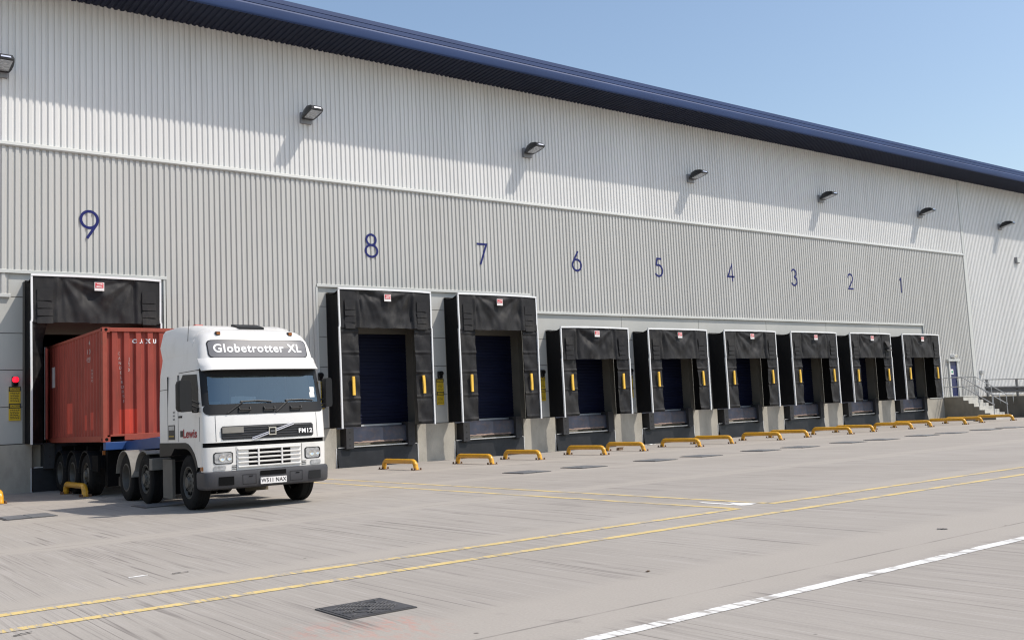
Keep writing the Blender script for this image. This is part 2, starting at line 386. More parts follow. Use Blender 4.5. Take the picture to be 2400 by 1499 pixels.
def corrugate(b, x0, x1, z0, z1, yc, depth, pitch, crown, slope, m=0):
    valley = pitch - crown - 2 * slope
    n = int(math.ceil((x1 - x0) / pitch)); prof = []
    for i in range(n):
        x = x0 + i * pitch
        prof += [(x, yc), (x + crown, yc), (x + crown + slope, yc + depth), (x + crown + slope + valley, yc + depth)]
    prof.append((x0 + n * pitch, yc))
    prof = [p for p in prof if p[0] <= x1 - 1e-4] + [(x1, yc)]
    i = b.vs([(x, y, z0) for x, y in prof] + [(x, y, z1) for x, y in prof]); k = len(prof)
    for j in range(k - 1):
        b.f.append((i + j, i + j + 1, i + k + j + 1, i + k + j)); b.m.append(m)
PT = .174
XW0, XW1 = -60.2, 120.
def snap(x): return XW0 + round((x - XW0) / PT) * PT
b = MB()
corrugate(b, XW0, XW1, 9.74, 14.34, 0., .038, PT, .090, .018)
corrugate(b, snap(40.35), XW1, 1.30, 9.74, 0., .038, PT, .090, .018)
b.build('upper_wall', M['clad_white'], bld)
b = MB()
for xa, xb, z0 in ((XW0, -11.45, 5.45), (-11.45, -7.20, 6.13), (-7.20, -2.13, 1.34), (-2.13, 6.92, 6.13), (6.92, 35.16, 5.45), (35.16, 40.2, 1.34)):
    corrugate(b, snap(xa), snap(xb), z0, 9.70, -.012, .038, PT, .092, .016)
b.build('lower_wall', M['clad_grey'], bld)
# flat panels around the bays with real gaps between them
b = MB(); PY0, PY1 = .045, .12
def panels(xa, xb, z0, z1):
    gph = .010
    b.box(xa + gph, xb - gph, PY0, PY1, z0 + gph, z1 - gph)
def half_open(k): return 1.56
def bay_column(xa, xb, k, ztop):
    c = BAY[k]; op = 4.82 if k in TALL else 3.95
    zs = [1.34, 2.36, 3.38, 4.40, ztop] if ztop < 5.8 else [1.34, 2.36, 3.38, 4.40, 5.42, ztop]
    for z0, z1 in zip(zs, zs[1:]):
        if z0 >= op:
            panels(xa, xb, z0, z1)
        else:
            panels(xa, c - 1.56, z0, z1); panels(c + 1.56, xb, z0, z1)
            if z1 > op: b.box(c - 1.56, c + 1.56, PY0 + .002, PY1, op, z1 - .01)
bay_column(-60, -11.7, 10, 5.46) if False else None
panels(-40., -11.75, 4.40, 5.46)
for z0, z1 in zip([1.34, 2.36, 3.38], [2.36, 3.38, 4.40]): panels(-40., -11.75, z0, z1)
bay_column(-11.75, -7.20, 9, 6.14)
bay_column(-2.13, 2.375, 8, 6.14); bay_column(2.375, 7.1, 7, 6.14)
for k in range(6, 0, -1):
    c = BAY[k]
    bay_column(7.1 if k == 6 else c - 2.375, 35.16 if k == 1 else c + 2.375, k, 5.46)
b.build('panel_wall', M['panel_grey'], bld)
# dark backing behind panel gaps and building shell
b = MB()
def back(xa, xb, z0, z1): b.box(xa, xb, .10, .16, z0, z1)
edges = sorted([(BAY[k] - 1.56, BAY[k] + 1.56, 4.82 if k in TALL else 3.95) for k in BAY if k != 10])
x = XW0
for a, c_, op in edges:
    back(x, a, 1.3, 9.7); back(a, c_, op, 9.7); x = c_
back(x, XW1, 1.3, 9.7)
b.build('wall_backing', M['gap'], bld)
b = MB()
b.box(XW0, XW1, 60, 60.3, 0, 17.5); b.box(XW0, XW0 + .3, .2, 60, 0, 15); b.box(XW1 - .3, XW1, .2, 60, 0, 15)
b.box(XW0, XW1, .3, 60, 1.1, 1.30)
b.build('rear_walls', M['clad_grey'], bld)
# interior room behind the open bay
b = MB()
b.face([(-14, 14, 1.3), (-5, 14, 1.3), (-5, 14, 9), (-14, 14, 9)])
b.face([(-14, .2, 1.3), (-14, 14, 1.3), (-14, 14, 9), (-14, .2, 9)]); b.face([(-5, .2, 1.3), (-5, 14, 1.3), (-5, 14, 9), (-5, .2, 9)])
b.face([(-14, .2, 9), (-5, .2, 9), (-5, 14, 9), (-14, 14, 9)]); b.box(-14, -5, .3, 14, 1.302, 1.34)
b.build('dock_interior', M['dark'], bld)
# roof, soffit and eaves
b = MB(); b.face([(XW0, -1.50, 15.06), (XW1, -1.50, 15.06), (XW1, 60, 17.5), (XW0, 60, 17.5)]); b.build('roof', M['roof'], bld)
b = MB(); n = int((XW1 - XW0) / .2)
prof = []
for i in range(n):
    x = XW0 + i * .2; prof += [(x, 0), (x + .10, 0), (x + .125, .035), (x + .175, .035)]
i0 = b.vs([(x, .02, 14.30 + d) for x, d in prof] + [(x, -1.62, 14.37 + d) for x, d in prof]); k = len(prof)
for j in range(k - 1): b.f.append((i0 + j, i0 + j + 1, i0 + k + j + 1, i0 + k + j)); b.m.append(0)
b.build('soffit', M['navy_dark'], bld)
b = MB()
fp = [(-1.58, 14.40), (-1.63, 14.355), (-1.68, 14.385), (-1.70, 14.44), (-1.70, 14.66), (-1.67, 14.72), (-1.60, 14.725), (-1.60, 14.75), (-1.645, 14.755), (-1.64, 14.89), (-1.585, 14.895), (-1.585, 14.92), (-1.61, 14.925), (-1.60, 15.07), (-1.48, 15.09), (-1.48, 14.40)]
b.prism(fp, 'x', XW0, XW1); b.build('eaves_fascia', M['navy'], bld, smooth=25)
# trims
b = MB()
b.prism([(-.055, 9.69), (-.075, 9.72), (-.06, 9.80), (-.002, 9.83), (.05, 9.83), (.05, 9.67)], 'x', XW0, 40.3)
for xa, xb, z0 in ((XW0, -11.43, 5.45), (-11.75, -7.12, 6.13), (-2.13, 6.97, 6.13), (6.85, 35.20, 5.45)):
    b.prism([(-.045, z0 - .05), (-.045, z0 + .035), (-.015, z0 + .05), (.06, z0 + .05), (.06, z0 - .02)], 'x', xa, xb)
b.prism([(-.03, 1.30), (-.03, 1.36), (.08, 1.36), (.08, 1.30)], 'x', 35.2, 40.6)
b.box(35.13, 35.20, -.035, .05, 1.36, 5.40); b.box(-2.17, -2.10, -.03, .05, 1.34, 6.08)
b.box(-7.22, -7.16, -.03, .05, 1.34, 6.08)
b.box(40.20, 40.52, -.045, .05, 1.36, 9.69); b.box(40.22, 40.42, -.03, .05, 9.83, 14.32)
b.build('wall_trim', M['trim'], bld)
# concrete plinth
b = MB()
xs = [-60.2] + sum([[BAY[k] - 1.55, BAY[k] + 1.62] for k in (9, 8, 7, 6, 5, 4, 3, 2, 1)], []) + [37.2]
for xa, xb in zip(xs[::2], xs[1::2]): b.box(xa, xb, 0., .5, -.1, 1.325)
for k in (9, 8, 7, 6, 5, 4, 3, 2, 1): b.box(BAY[k] - 1.56, BAY[k] + 1.63, .28, .6, -.1, 1.30)
b.box(37.2, XW1, .0, .5, -.1, 1.30)
b.build('concrete_plinth', M['concrete'], bld)
# dock doors
for k in range(9, 0, -1):
    c = BAY[k]; op = 4.82 if k in TALL else 3.95
    b = MB()
    b.box(c - 1.60, c - 1.55, .03, .62, 1.33, op); b.box(c + 1.55, c + 1.60, .03, .62, 1.33, op)
    b.box(c - 1.60, c + 1.60, .03, .62, op, op + .05)
    for s in (-1, 1): b.box(min(c + s * 1.601, c + s * 1.778), max(c + s * 1.601, c + s * 1.778), .028, .044, 1.345, 5.84 if k in TALL else 4.70)
    b.box(c - 1.60, c + 1.60, .028, .044, op + .051, 5.84 if k in TALL else 4.70)
    if k == 9:
        fr = b.build('door_frame', M['reveal'], bld)
        h = MB(); h.box(c - 1.549, c + 1.549, .25, .45, op - .42, op - .001); h.build('header', M['reveal'], fr)
        continue
    d = MB(); z0, z1 = 1.40, op - .26; nn = int((z1 - z0) / .12)
    rows = []
    for i in range(nn):
        za = z0 + (z1 - z0) * i / nn; zb = z0 + (z1 - z0) * (i + 1) / nn
        rows += [(.50, za + .012), (.485, za + .03), (.485, zb - .03), (.50, zb - .012)]
    i0 = d.vs([(c - 1.549, y, z) for y, z in rows] + [(c + 1.549, y, z) for y, z in rows]); kk = len(rows)
    for j in range(kk - 1): d.f.append((i0 + j, i0 + kk + j, i0 + kk + j + 1, i0 + j + 1)); d.m.append(0)
    door = d.build('dock_door', M['navy_door'], bld)
    b.build('door_frame', M['reveal'], door)
    h = MB(); h.box(c - 1.549, c + 1.549, .36, .52, op - .27, op - .001); h.build('header', M['reveal'], door)
    h = MB(); h.box(c - 1.53, c + 1.53, .44, .52, 1.345, 1.405); h.build('bottom_rail', M['steel'], door)
# staff door
b = MB(); b.box(37.55, 38.32, -.03, .06, 1.36, 3.36); pd = b.build('staff_door', M['door_blue'], bld)
b = MB(); b.box(37.42, 37.55, -.09, .06, 1.36, 3.46); b.box(38.32, 38.47, -.09, .06, 1.36, 3.46); b.box(37.30, 38.55, -.16, .06, 3.38, 3.50)
b.build('door_frame', M['trim'], pd)
b = MB(); b.box(37.64, 37.92, -.042, -.031, 2.62, 2.92); b.box(37.71, 37.85, -.05, -.0425, 2.70, 2.83, 1); b.build('door_sign', [M['badge_white'], M['sign_green']], pd)
b = MB(); b.box(38.20, 38.26, -.08, -.031, 2.28, 2.42); b.build('handle', M['galv'], pd)

# ------------------------------------------------------------------ bay numbers
def arc(cx, cy, rx, ry, a0, a1, n=22): return [(cx + rx * math.cos(R(a0 + (a1 - a0) * i / n)), cy + ry * math.sin(R(a0 + (a1 - a0) * i / n))) for i in range(n + 1)]
DIG = {
 9: [arc(.30, .68, .285, .30, 0, 360), [(.555, .53), (.22, 0)]],
 8: [arc(.30, .755, .225, .225, 0, 360), arc(.30, .275, .285, .255, 0, 360)],
 7: [[(.03, .96), (.57, .96), (.20, 0)]],
 6: [arc(.30, .30, .285, .28, 0, 360), [(.06, .44), (.40, 1.0)]],
 5: [[(.52, .96), (.19, .96), (.12, .58)], arc(.27, .32, .29, .30, 118, -150)],
 4: [[(.43, 0), (.43, .97), (.03, .27), (.60, .27)]],
 3: [arc(.28, .755, .22, .22, 155, -88), arc(.27, .275, .27, .26, 85, -155)],
 2: [arc(.29, .71, .25, .27, 175, -28) + [(.04, .04), (.58, .04)]],
 1: [[(.16, .86), (.32, .97), (.32, 0)]],
}
def stroke(b, pts, w, y, th):
    closed = (Vector(pts[0]) - Vector(pts[-1])).length < 1e-4
    P = [Vector(p) for p in pts]; n = len(P); L = []; Rr = []
    for i in range(n):
        if closed: a, c_ = P[(i - 1) % (n - 1)], P[(i + 1) % (n - 1)]
        else: a, c_ = P[max(i - 1, 0)], P[min(i + 1, n - 1)]
        d1 = (P[i] - a); d2 = (c_ - P[i])
        if d1.length < 1e-6: d1 = d2
        if d2.length < 1e-6: d2 = d1
        d1 = d1.normalized(); d2 = d2.normalized(); t = (d1 + d2).normalized()
        nn = Vector((-t.y, t.x)); k = 1 / max(.45, nn.dot(Vector((-d1.y, d1.x))))
        L.append(P[i] + nn * w * .5 * k); Rr.append(P[i] - nn * w * .5 * k)
    rings = []
    for l, r_ in zip(L, Rr):
        rings.append([(l.x, y, l.y), (r_.x, y, r_.y), (r_.x, y + th, r_.y), (l.x, y + th, l.y)])
    b.loft(rings, caps=not closed)
where = {9: 'above the container', 8: 'above the first bay right of the truck', 7: 'above the second tall empty bay', 6: 'above the nearest low bay', 5: 'second of the low bays', 4: 'third of the low bays', 3: 'fourth of the low bays', 2: 'above the last bay but one', 1: 'above the farthest bay'}
for k, strokes in DIG.items():
    b = MB(); h = .82
    for i, s_ in enumerate(strokes): stroke(b, [((p[0] - .3) * h, p[1] * h) for p in s_], .078, -.014 - .0015 * i, .006)
    o = b.build('bay_number', M['number_blue']); o.location = (BAY[k] - (.01 if k == 9 else .0), -.006, 7.20)
    tag(o, 'dark blue number %d on ribbed wall, %s' % (k, where[k]), 'number sign', 'bay numbers on the wall')

# ------------------------------------------------------------------ dock shelters
ordn = {9: 'the container is backed into', 8: 'tall one right of the truck, under number 8', 7: 'tall one under number 7', 6: 'nearest low one, under number 6', 5: 'low one under number 5', 4: 'low one under number 4', 3: 'low one under number 3', 2: 'under number 2 with a torn flap', 1: 'farthest, under number 1'}
def ridge(t, w): return math.exp(-(t / w) ** 2)
def shelter(k):
    c = BAY[k]; zt = 5.90 if k in TALL else 4.77
    zb = 4.62 if k in TALL else 3.54; z0 = 1.34; YF = -.90; W = 1.735 if k == 9 else 1.785
    rr = random.Random(100 + k); sd = rr.uniform(0, 50); am = rr.uniform(.65, 1.35); gz = rr.uniform(-.03, .03)
    root = empty('dock_shelter', (c, 0, 0))
    tag(root, 'black curtain dock shelter with white frame, %s' % ordn[k], 'dock shelter', 'dock shelters along the wall')
    # white frame
    f = MB(); kx = rr.uniform(-.02, .02)
    for s in (-1, 1):
        top = [(s * W, zt - .005), (s * (W + kx * .3), (zt + zb) / 2), (s * (W - .012), zb + .12), (s * (W - .004), zb + .02)]
        rings = [[(x - .024, YF - .03, z), (x + .024, YF - .03, z), (x + .024, YF + .03, z), (x - .024, YF + .03, z)] for x, z in top]
        f.loft(rings)
        low = [(s * (W + .012), zb + .03), (s * (W + .0), (zb + z0) / 2), (s * W, z0 - .03)]
        f.loft([[(x - .024, YF - .036, z), (x + .024, YF - .036, z), (x + .024, YF + .03, z), (x - .024, YF + .03, z)] for x, z in low])
    bend = rr.uniform(-.02, .03)
    tp = [(-W - .02, zt - bend * .3), (-W * .3, zt + .01 + bend * .4), (W * .5, zt + .005), (W * .8, zt - .005), (W + .02, zt - .02)]
    f.loft([[(x, YF - .04, z - .005), (x, YF - .04, z + .055), (x, YF + .03, z + .055), (x, YF + .03, z - .005)] for x, z in tp])
    f.build('frame', M['white_alu'], root)
    # side and roof canvas
    for s in (-1, 1):
        b = MB()
        def fn(a, t, s=s):
            sag = .10 * (1 - (2 * a - 1) ** 2) * ridge(1 - t, .16) + .035 * noise.noise(Vector((a * 6 + sd, t * 3, s)))
            x = s * (W - .01 - .05 * math.sin(math.pi * a) * (.5 + .5 * noise.noise(Vector((a * 3, t * 4 + sd, s * 3)))))
            return (x, YF + .02 + (-YF - .0) * a, z0 + (zt - .02 - z0) * t - sag * (t ** 3))
        b.grid(fn, 14, 40); b.build('side_canvas', M['canvas'], root, smooth=60)
    b = MB()
    b.grid(lambda a, t: (-W + 2 * W * a, YF + .03 + (-YF) * t, zt + .0 - .10 * (1 - (2 * t - 1) ** 2) + .02 * noise.noise(Vector((a * 9, t * 3, sd)))), 30, 10)
    b.build('roof_canvas', M['canvas'], root, smooth=60)
    # top curtain
    b = MB()
    fr_ = rr.uniform(7.5, 9.5); ph = rr.uniform(0, 6)
    def top_fn(a, t):
        x = (W - .02) * (2 * a - 1); z = zb + (zt - .01 - zb) * t
        d = 0
        ax = abs(x)
        if ax < 1.0:
            for s in (-1, 1):
                dx = s * (x + s * .95) if s > 0 else (.95 - x)
                dz = zt - z
                r_ = math.hypot(dx, dz); ang = math.atan2(dz, max(dx, 1e-3))
                w_ = math.sin(ang * fr_ + ph + s + .8 * noise.noise(Vector((r_ * 2, ang * 2, sd))))
                d += .060 * (abs(w_) ** 1.6 * math.copysign(1, w_)) * min(1, r_ * 1.3) * math.exp(-r_ * .6)
        d += .06 * noise.noise(Vector((x * 1.7 + sd, z * 1.1, 3))) + .028 * noise.noise(Vector((x * 6 + sd, z * 2.2, 9)))
        d -= .035 * ridge(ax - .97, .06) - .025 * ridge(ax - 1.08, .05)
        d += .05 * (1 - t) ** 2
        d *= min(1, (1 - t) * 8 + .15)
        edge = 0; d *= am
        if ax > 1.12: d *= max(.3, 1 - (ax - 1.12) * 6)
        if t < .03: edge = .02 * noise.noise(Vector((x * 3 + sd, 0, 1)))
        return (x, YF - .012 - d, z + edge)
    b.grid(top_fn, 84, 34)
    for s in (-1, 1):
        xx = s * 1.40; zz = zt - (.34 if k in TALL else .36)
        for i, hh in enumerate((.36, .21, .21, .21) if k in TALL else (.34, .20, .19, .18)):
            out = .006 + .010 * rr.random()
            if k == 2 and s == 1 and i in (0, 1): out = .16
            w2 = .20; yF_ = YF - .034 - .012 * am; yA, yB = yF_, yF_ - out
            tw = rr.uniform(-.03, .03)
            b.loft([[(xx - w2, yA, zz), (xx + w2, yA, zz), (xx + w2, yA + .008, zz), (xx - w2, yA + .008, zz)],
                    [(xx - w2, yB + tw, zz - hh + .02), (xx + w2, yB - tw, zz - hh + .02), (xx + w2, yB - tw + .008, zz - hh + .02), (xx - w2, yB + tw + .008, zz - hh + .02)]])
            zz -= hh
    tc = b.build('top_curtain', M['vinyl'], root, smooth=70)
    # maker badge: red square over white with a white folded line
    zz = zt - (.24 if k in TALL else .22)
    b = MB(); yb = YF - .118
    b.box(-.13, .13, yb, yb + .012, zz - .13, zz + .11, 0); b.box(-.11, .11, yb - .005, yb - .001, zz - .05, zz + .095, 1)
    stroke(b, [(-.07, zz + .065), (.07, zz + .065), (.07, zz + .03), (-.07, zz + .005), (-.07, zz - .025), (.08, zz - .025)], .016, yb - .009, .003)
    b.m = b.m[:12] + [0] * (len(b.m) - 12)
    b.build('badge', [M['badge_white'], M['badge_red']], tc)
    # side curtains with horizontal seams and a yellow guide strip
    seams = (4.50, 3.80, 3.12, 2.28, 1.42) if k in TALL else (3.12, 2.38, 1.42)
    for s in (-1, 1):
        b = MB(); dx = rr.uniform(-.04, .04)
        def sfn(a, t, s=s):
            z = z0 + .005 + (zb + .03 - z0) * t
            inner = 1.09 + dx * (1 - t); x = inner + (W - .03 - inner) * a
            d = 0
            prev = zb
            for q in seams: d += .030 * ridge(z - q, .035) - .012 * ridge(z - q + .075, .03)
            d += .055 * math.sin((x * 1.1 * s + (z * .8)) * 8 + sd + s + 1.5 * noise.noise(Vector((x * 2, z * 1.5, sd)))) * (.35 + .65 * math.sin(math.pi * a)) * (.4 + .6 * noise.noise(Vector((z * 1.3 + sd, s, 2))))
            d += .05 * noise.noise(Vector((x * 2.2, z * 1.6 + sd, s * 5))) + .02 * noise.noise(Vector((x * 6, z * 4 + sd, s * 7)))
            d += .05 * (1 - a) * (1 - t) * .6
            y = YF + .012 - d * (.4 + .6 * (1 - a))
            if k == 9: y += (1 - a) * .62 * min(1, (zb - z) * 1.6 + .25); x += (1 - a) * .22
            return (s * x, y, z)
        b.grid(sfn, 18, 110); sc = b.build('side_curtain', M['vinyl'], root, smooth=70)
        gx = 1.36; lean = rr.uniform(-.005, .025); bow = rr.uniform(-.008, .014)
        if k == 9: continue
        g_ = MB(); rings = []
        for i in range(7):
            t = i / 6; z = 2.36 + gz + .62 * t; x = s * gx - lean * (t - .5) + bow * math.sin(math.pi * t)
            rings.append([(x - .048, YF - .095, z), (x + .048, YF - .095, z), (x + .048, YF - .035, z), (x - .048, YF - .035, z)])
        g_.loft(rings); g_.build('guide_strip', M['yellow_guide'], sc, bevel=.008)
    return root
for k in range(9, 0, -1): shelter(k)

# ------------------------------------------------------------------ dock levellers
lev_name = {9: 'behind the trailer', 8: 'below number 8, right of the truck', 7: 'below number 7', 6: 'below number 6', 5: 'below number 5', 4: 'below number 4', 3: 'below number 3', 2: 'below number 2', 1: 'below number 1, nearest the stairs'}
def leveller():
    root = empty('dock_leveller')
    b = MB()
    b.face([(-.98, .02, .78), (1.14, .02, .78), (1.14, -.02, 1.30), (-.98, -.02, 1.30)])
    b.box(-.98, -.60, -.045, -.022, .80, 1.29); b.box(-.60, .06, -.035, -.02, .80, 1.29); b.box(.06, .55, -.028, -.018, .80, 1.29); b.box(.55, 1.14, -.024, -.012, .80, 1.29)
    b.box(-1.5, 1.55, .02, .5, 1.29, 1.335)
    b.build('lip_plate', M['leveller'], root)
    b = MB()
    b.grid(lambda a, t: (-.92 + 1.9 * a, -.06 + .02 * t, .80 + .05 * t + .02 * noise.noise(Vector((a * 13, t, 0)))), 40, 2)
    b.build('worn_edge', M['lip_rust'], root)
    b = MB(); b.box(-.99, 1.14, -.10, .02, .665, .70); b.box(-1.50, -1.25, -.02, .04, .655, .68); b.box(1.40, 1.58, -.02, .04, .655, .68)
    b.box(-1.585, -1.552, -.012, .03, 0, .66); b.box(1.60, 1.633, -.012, .03, 0, .66)
    b.build('edge_angle', M['steel'], root)
    b = MB()
    b.face([(-1.54, -.10, 0.0), (1.56, -.10, 0.0), (1.56, .0, .655), (-1.54, .0, .655)])
    b.face([(-1.54, .0, .656), (1.56, .0, .656), (1.56, .28, .656), (-1.54, .28, .656)])
    b.build('pit_plate', M['pit_plate'], root)
    for x0, x1, zt in ((-1.27, -.985, 1.31), (1.145, 1.42, 1.44)):
        b = MB(); b.box(x0, x1, -.16, .28, .62, zt)
        for z in (.74, .95, 1.17): b.lathe([(-.169, .0), (-.169, .026), (-.159, .026)], ((x0 + x1) / 2, 0, z), 'y', 10, m=1)
        b.build('bumper', [M['bumper'], M['black']], root)
    return root
proto = None
for k in range(9, 0, -1):
    o = leveller() if proto is None else copy_tree(proto)
    if proto is None: proto = o
    o.location = (BAY[k], 0, 0)
    tag(o, 'blue grey steel dock leveller with black bumpers %s' % lev_name[k], 'dock leveller', 'dock levellers below the shelters')

# ------------------------------------------------------------------ yellow wheel guides
def wheel_guide():
    root = empty('wheel_guide')
    b = MB(); pts = []; y0, y1, ht, r_ = -4.60, -2.66, .255, .17
    pts.append((0, y0, .0)); pts.append((0, y0 + .015, .06))
    for i in range(7):
        a = R(180 - 90 * i / 6); pts.append((0, y0 + .03 + r_ + r_ * math.cos(a), ht - r_ + r_ * math.sin(a)))
    for i in range(7):
        a = R(90 - 90 * i / 6); pts.append((0, y1 - .03 - r_ + r_ * math.cos(a), ht - r_ + r_ * math.sin(a)))
    pts.append((0, y1 - .015, .06)); pts.append((0, y1, .0))
    b.tube(pts, .075, 14); b.build('tube', M['yellow_tube'], root, smooth=50)
    for y in (y0, y1):
        b = MB(); b.box(-.125, .125, y - .115, y + .115, 0, .012)
        for dx in (-.10, .10):
            for dy in (-.09, .09): b.lathe([(0, .028), (.05, .026), (.055, .0)], (dx, y + dy, .014), 'z', 8, m=1)
        b.build('base_plate', [M['plate_dark'], M['rust']], root)
    return root
proto = None
def guide(k, s, lab):
    global proto
    o = wheel_guide() if proto is None else copy_tree(proto)
    if proto is None: proto = o
    o.location = (BAY[k] + (1.30 if s > 0 else -1.27) + (.10 if k == 9 else 0), .05 if s < 0 else -.27, 0)
    if k == 9: o.location.y = .45
    if k == 10: o.location = (-12.38, .45, 0)
    tag(o, lab, 'wheel guide', 'yellow wheel guides in front of the bays')
guide(8, -1, 'yellow hooped wheel guide just right of the truck, below number 8')
guide(8, 1, 'yellow hooped wheel guide right of bay 8, in front of the pillar')
guide(7, -1, 'yellow hooped wheel guide left of bay 7, nearest a square drain cover')
guide(7, 1, 'yellow hooped wheel guide right of bay 7, scuffed, before the wood scrap')
for k in range(6, 0, -1):
    guide(k, -1, 'yellow hooped wheel guide on the left side of bay %d' % k)
    guide(k, 1, 'yellow hooped wheel guide on the right side of bay %d%s' % (k, ', before the stairs' if k == 1 else ''))
guide(9, -1, 'yellow hooped wheel guide in shade beside the trailer wheels')
guide(10, 1, 'yellow hooped wheel guide cut off by the left edge, left of the trailer')

# ------------------------------------------------------------------ signal lights and warning signs
def signal(lit):
    root = empty('signal_light'); b = MB()
    b.box(-.075, .075, -.10, .05, 2.93, 3.19); b.build('housing', M['black'], root, bevel=.02)
    b = MB(); b.lathe([(0, .085), (-.05, .08), (-.085, .05), (-.095, 0)], (0, -.10, 3.105), 'y', 20); b.build('upper_lens', M['red_on'] if lit else M['dark'], root, smooth=40)
    b = MB(); b.lathe([(0, .055), (-.03, .05), (-.05, 0)], (0, -.10, 2.99), 'y', 16); b.build('lower_lens', M['dark'], root, smooth=40)
    return root
def warn_sign():
    root = empty('warning_sign')
    for z1 in (2.92, 2.45):
        b = MB(); b.box(-.145, .145, -.004, .05, z1 - .465, z1); pn = b.build('panel', M['sign_yellow'], root)
        b = MB()
        b.box(-.15, .15, -.010, -.0045, z1 - .13, z1); b.box(-.125, .125, -.0135, -.0105, z1 - .105, z1 - .025, 1)
        hd = b.build('header', [M['text_black'], M['sign_yellow']], pn)
        text('lettering', 'CAUTION', .062, M['text_black'], pn, facing_front(0, -.0155, z1 - .066), ext=.0008, bold=.0015, sx=.85)
        b = MB(); rr = random.Random(3)
        for i in range(6):
            z = z1 - .175 - i * .046; x = -.11
            while x < .09:
                w = rr.uniform(.02, .05); b.box(x, min(x + w, .115), -.006, -.0045, z - .010, z + .010); x += w + .014
        b.build('text_lines', M['text_black'], pn)
    return root
ps = None; pw = None
for k in range(9, 4, -1):
    x = BAY[k] - (1.98 if k == 9 else 2.10)
    s = signal(True) if k == 9 else (signal(False) if ps is None else copy_tree(ps))
    if k == 8: ps = s
    s.location = (x, 0, 0)
    tag(s, 'small black dock signal with its red lamp lit, left of the container' if k == 9 else 'small unlit black dock signal on the panel left of bay %d' % k, 'signal light', 'dock signal lights')
    w = warn_sign() if pw is None else copy_tree(pw)
    if pw is None: pw = w
    w.location = (x, 0, 0)
    tag(w, 'yellow and black caution sign below the lit red lamp' if k == 9 else 'yellow and black caution sign on the panel left of bay %d' % k, 'warning sign', 'caution signs beside the bays')

# ------------------------------------------------------------------ wall lamps
def wall_lamp():
    root = empty('wall_lamp')
    b = MB(); b.box(-.21, .20, -.10, .03, -.04, .34); b.build('bracket', M['lamp_grey'], root, bevel=.015)
    b = MB(); b.box(-.10, .12, -.30, -.10, .10, .22); b.build('arm', M['lamp_grey'], root)
    prof = [(-.16, .10, .18), (-.17, .24, .22), (-.30, .36, .25), (-.55, .42, .26), (-.80, .39, .24), (-.92, .31, .21)]
    bot = [(-.16, .08), (-.17, .09), (-.30, .12), (-.55, .16), (-.80, .20), (-.93, .235)]
    b = MB(); rings = []
    for (y, z, w), (y2, z2) in zip(prof, bot):
        rings.append([(-w, y2, z2), (w, y2, z2), (w * 1.02, y, (z + z2) / 2), (w * .8, y, z), (-w * .8, y, z), (-w * 1.02, y, (z + z2) / 2)])
    b.loft(rings); h = b.build('housing', M['lamp_body'], root, smooth=30)
    b = MB(); b.face([(-.18, -.27, .100), (.18, -.27, .100), (.19, -.86, .206), (-.19, -.86, .206)]); b.build('lens', M['lens'], h)
    b = MB(); b.face([(-.13, -.945, .26), (.13, -.945, .26), (.12, -.935, .305), (-.12, -.935, .305)]); b.build('front_clip', M['chrome'], h)
    return root
proto = wall_lamp()
lw = ['cut off by the left edge above number 9', 'above and left of number 8', 'above and right of number 7', 'between numbers 5 and 4, high up', 'above and right of number 3', 'fifth from the nearest, beyond number 1', 'farthest along the wall, past the vertical trim']
lx = [-11.72, -2.37, 7.16, 16.62, 26.4, 35.75, 45.0]
for i, x in enumerate(lx):
    o = proto if i == 0 else copy_tree(proto)
    o.location = (x, 0, 11.66)
    tag(o, 'dark wall floodlight on a grey bracket, %s' % lw[i], 'wall lamp', 'floodlights along the wall')

# ------------------------------------------------------------------ stairs, ramp wall, barrier
st = empty('concrete_stairs', (36.7, 0, 0))
tag(st, 'pale concrete steps up to the blue staff door with tubular handrails', 'stairs')
b = MB(); b.box(0, 1.6, -1.15, -.0, 0, 1.30)
rise = 1.30 / 7
for i in range(6): b.box(0.002 * i, 1.6 - .002 * i, -1.15 - .29 * (i + 1), -1.15 - .29 * i, 0, 1.30 - rise * (i + 1))
b.build('steps', M['concrete_light'], st)
for xs_ in (-.012, 1.604):
    b = MB(); pl = [(0, 0), (0, 1.295), (-1.14, 1.295)]
    for i in range(6): pl += [(-1.14 - .29 * i, 1.28 - rise * (i + 1)), (-1.14 - .29 * (i + 1), 1.28 - rise * (i + 1))]
    pl.append((-1.14 - .29 * 6, 0)); b.prism(pl, 'x', xs_, xs_ + .008); b.build('stair_side', M['concrete_shade'], st)  # thin darker plates paint shade onto the stair sides
b = MB()
b.box(-.03, 1.63, -1.17, -.0, 1.302, 1.345); b.build('landing_slab', M['concrete_light'], st)
for xr in (.06, 1.54):
    b = MB()
    def zl(y, h): return 1.34 + h + min(0, (y + 1.15) / .29 * rise)
    for h in (1.08, .55):
        ye = -2.85
        b.tube([(xr, -.04, 1.34 + h), (xr, -1.12, 1.34 + h), (xr, ye, zl(ye, h))] + ([(xr, ye - .32, zl(ye, 1.08)), (xr, ye - .32, zl(ye, .55)), (xr, ye, zl(ye, .55))] if h > 1 else []), .026, 8)
    for y in (-.06, -1.12, -2.0, -2.80): b.tube([(xr, y, 1.30 + min(0, (y + 1.15) / .29 * rise)), (xr, y, zl(y, 1.08))], .024, 8)
    b.build('handrail', M['galv'], st, smooth=50)
b = MB()
b.prism([(0, -.1), (0, 1.26), (-14, .98), (-14, -.1)], 'x', 40.6, 41.0); b.prism([(0, 1.05), (0, 1.2), (-14, .92), (-14, .85)], 'x', 41.0, 48.)
tag(b.build('retaining_wall', M['concrete_dark']), 'dark concrete ramp wall behind the stairs at the right edge', 'wall')
gr = empty('guard_rail', (40.75, 0, 0)); tag(gr, 'grey steel crash barrier with a handrail on top of the ramp wall', 'guard rail')
b = MB(); sl = .035
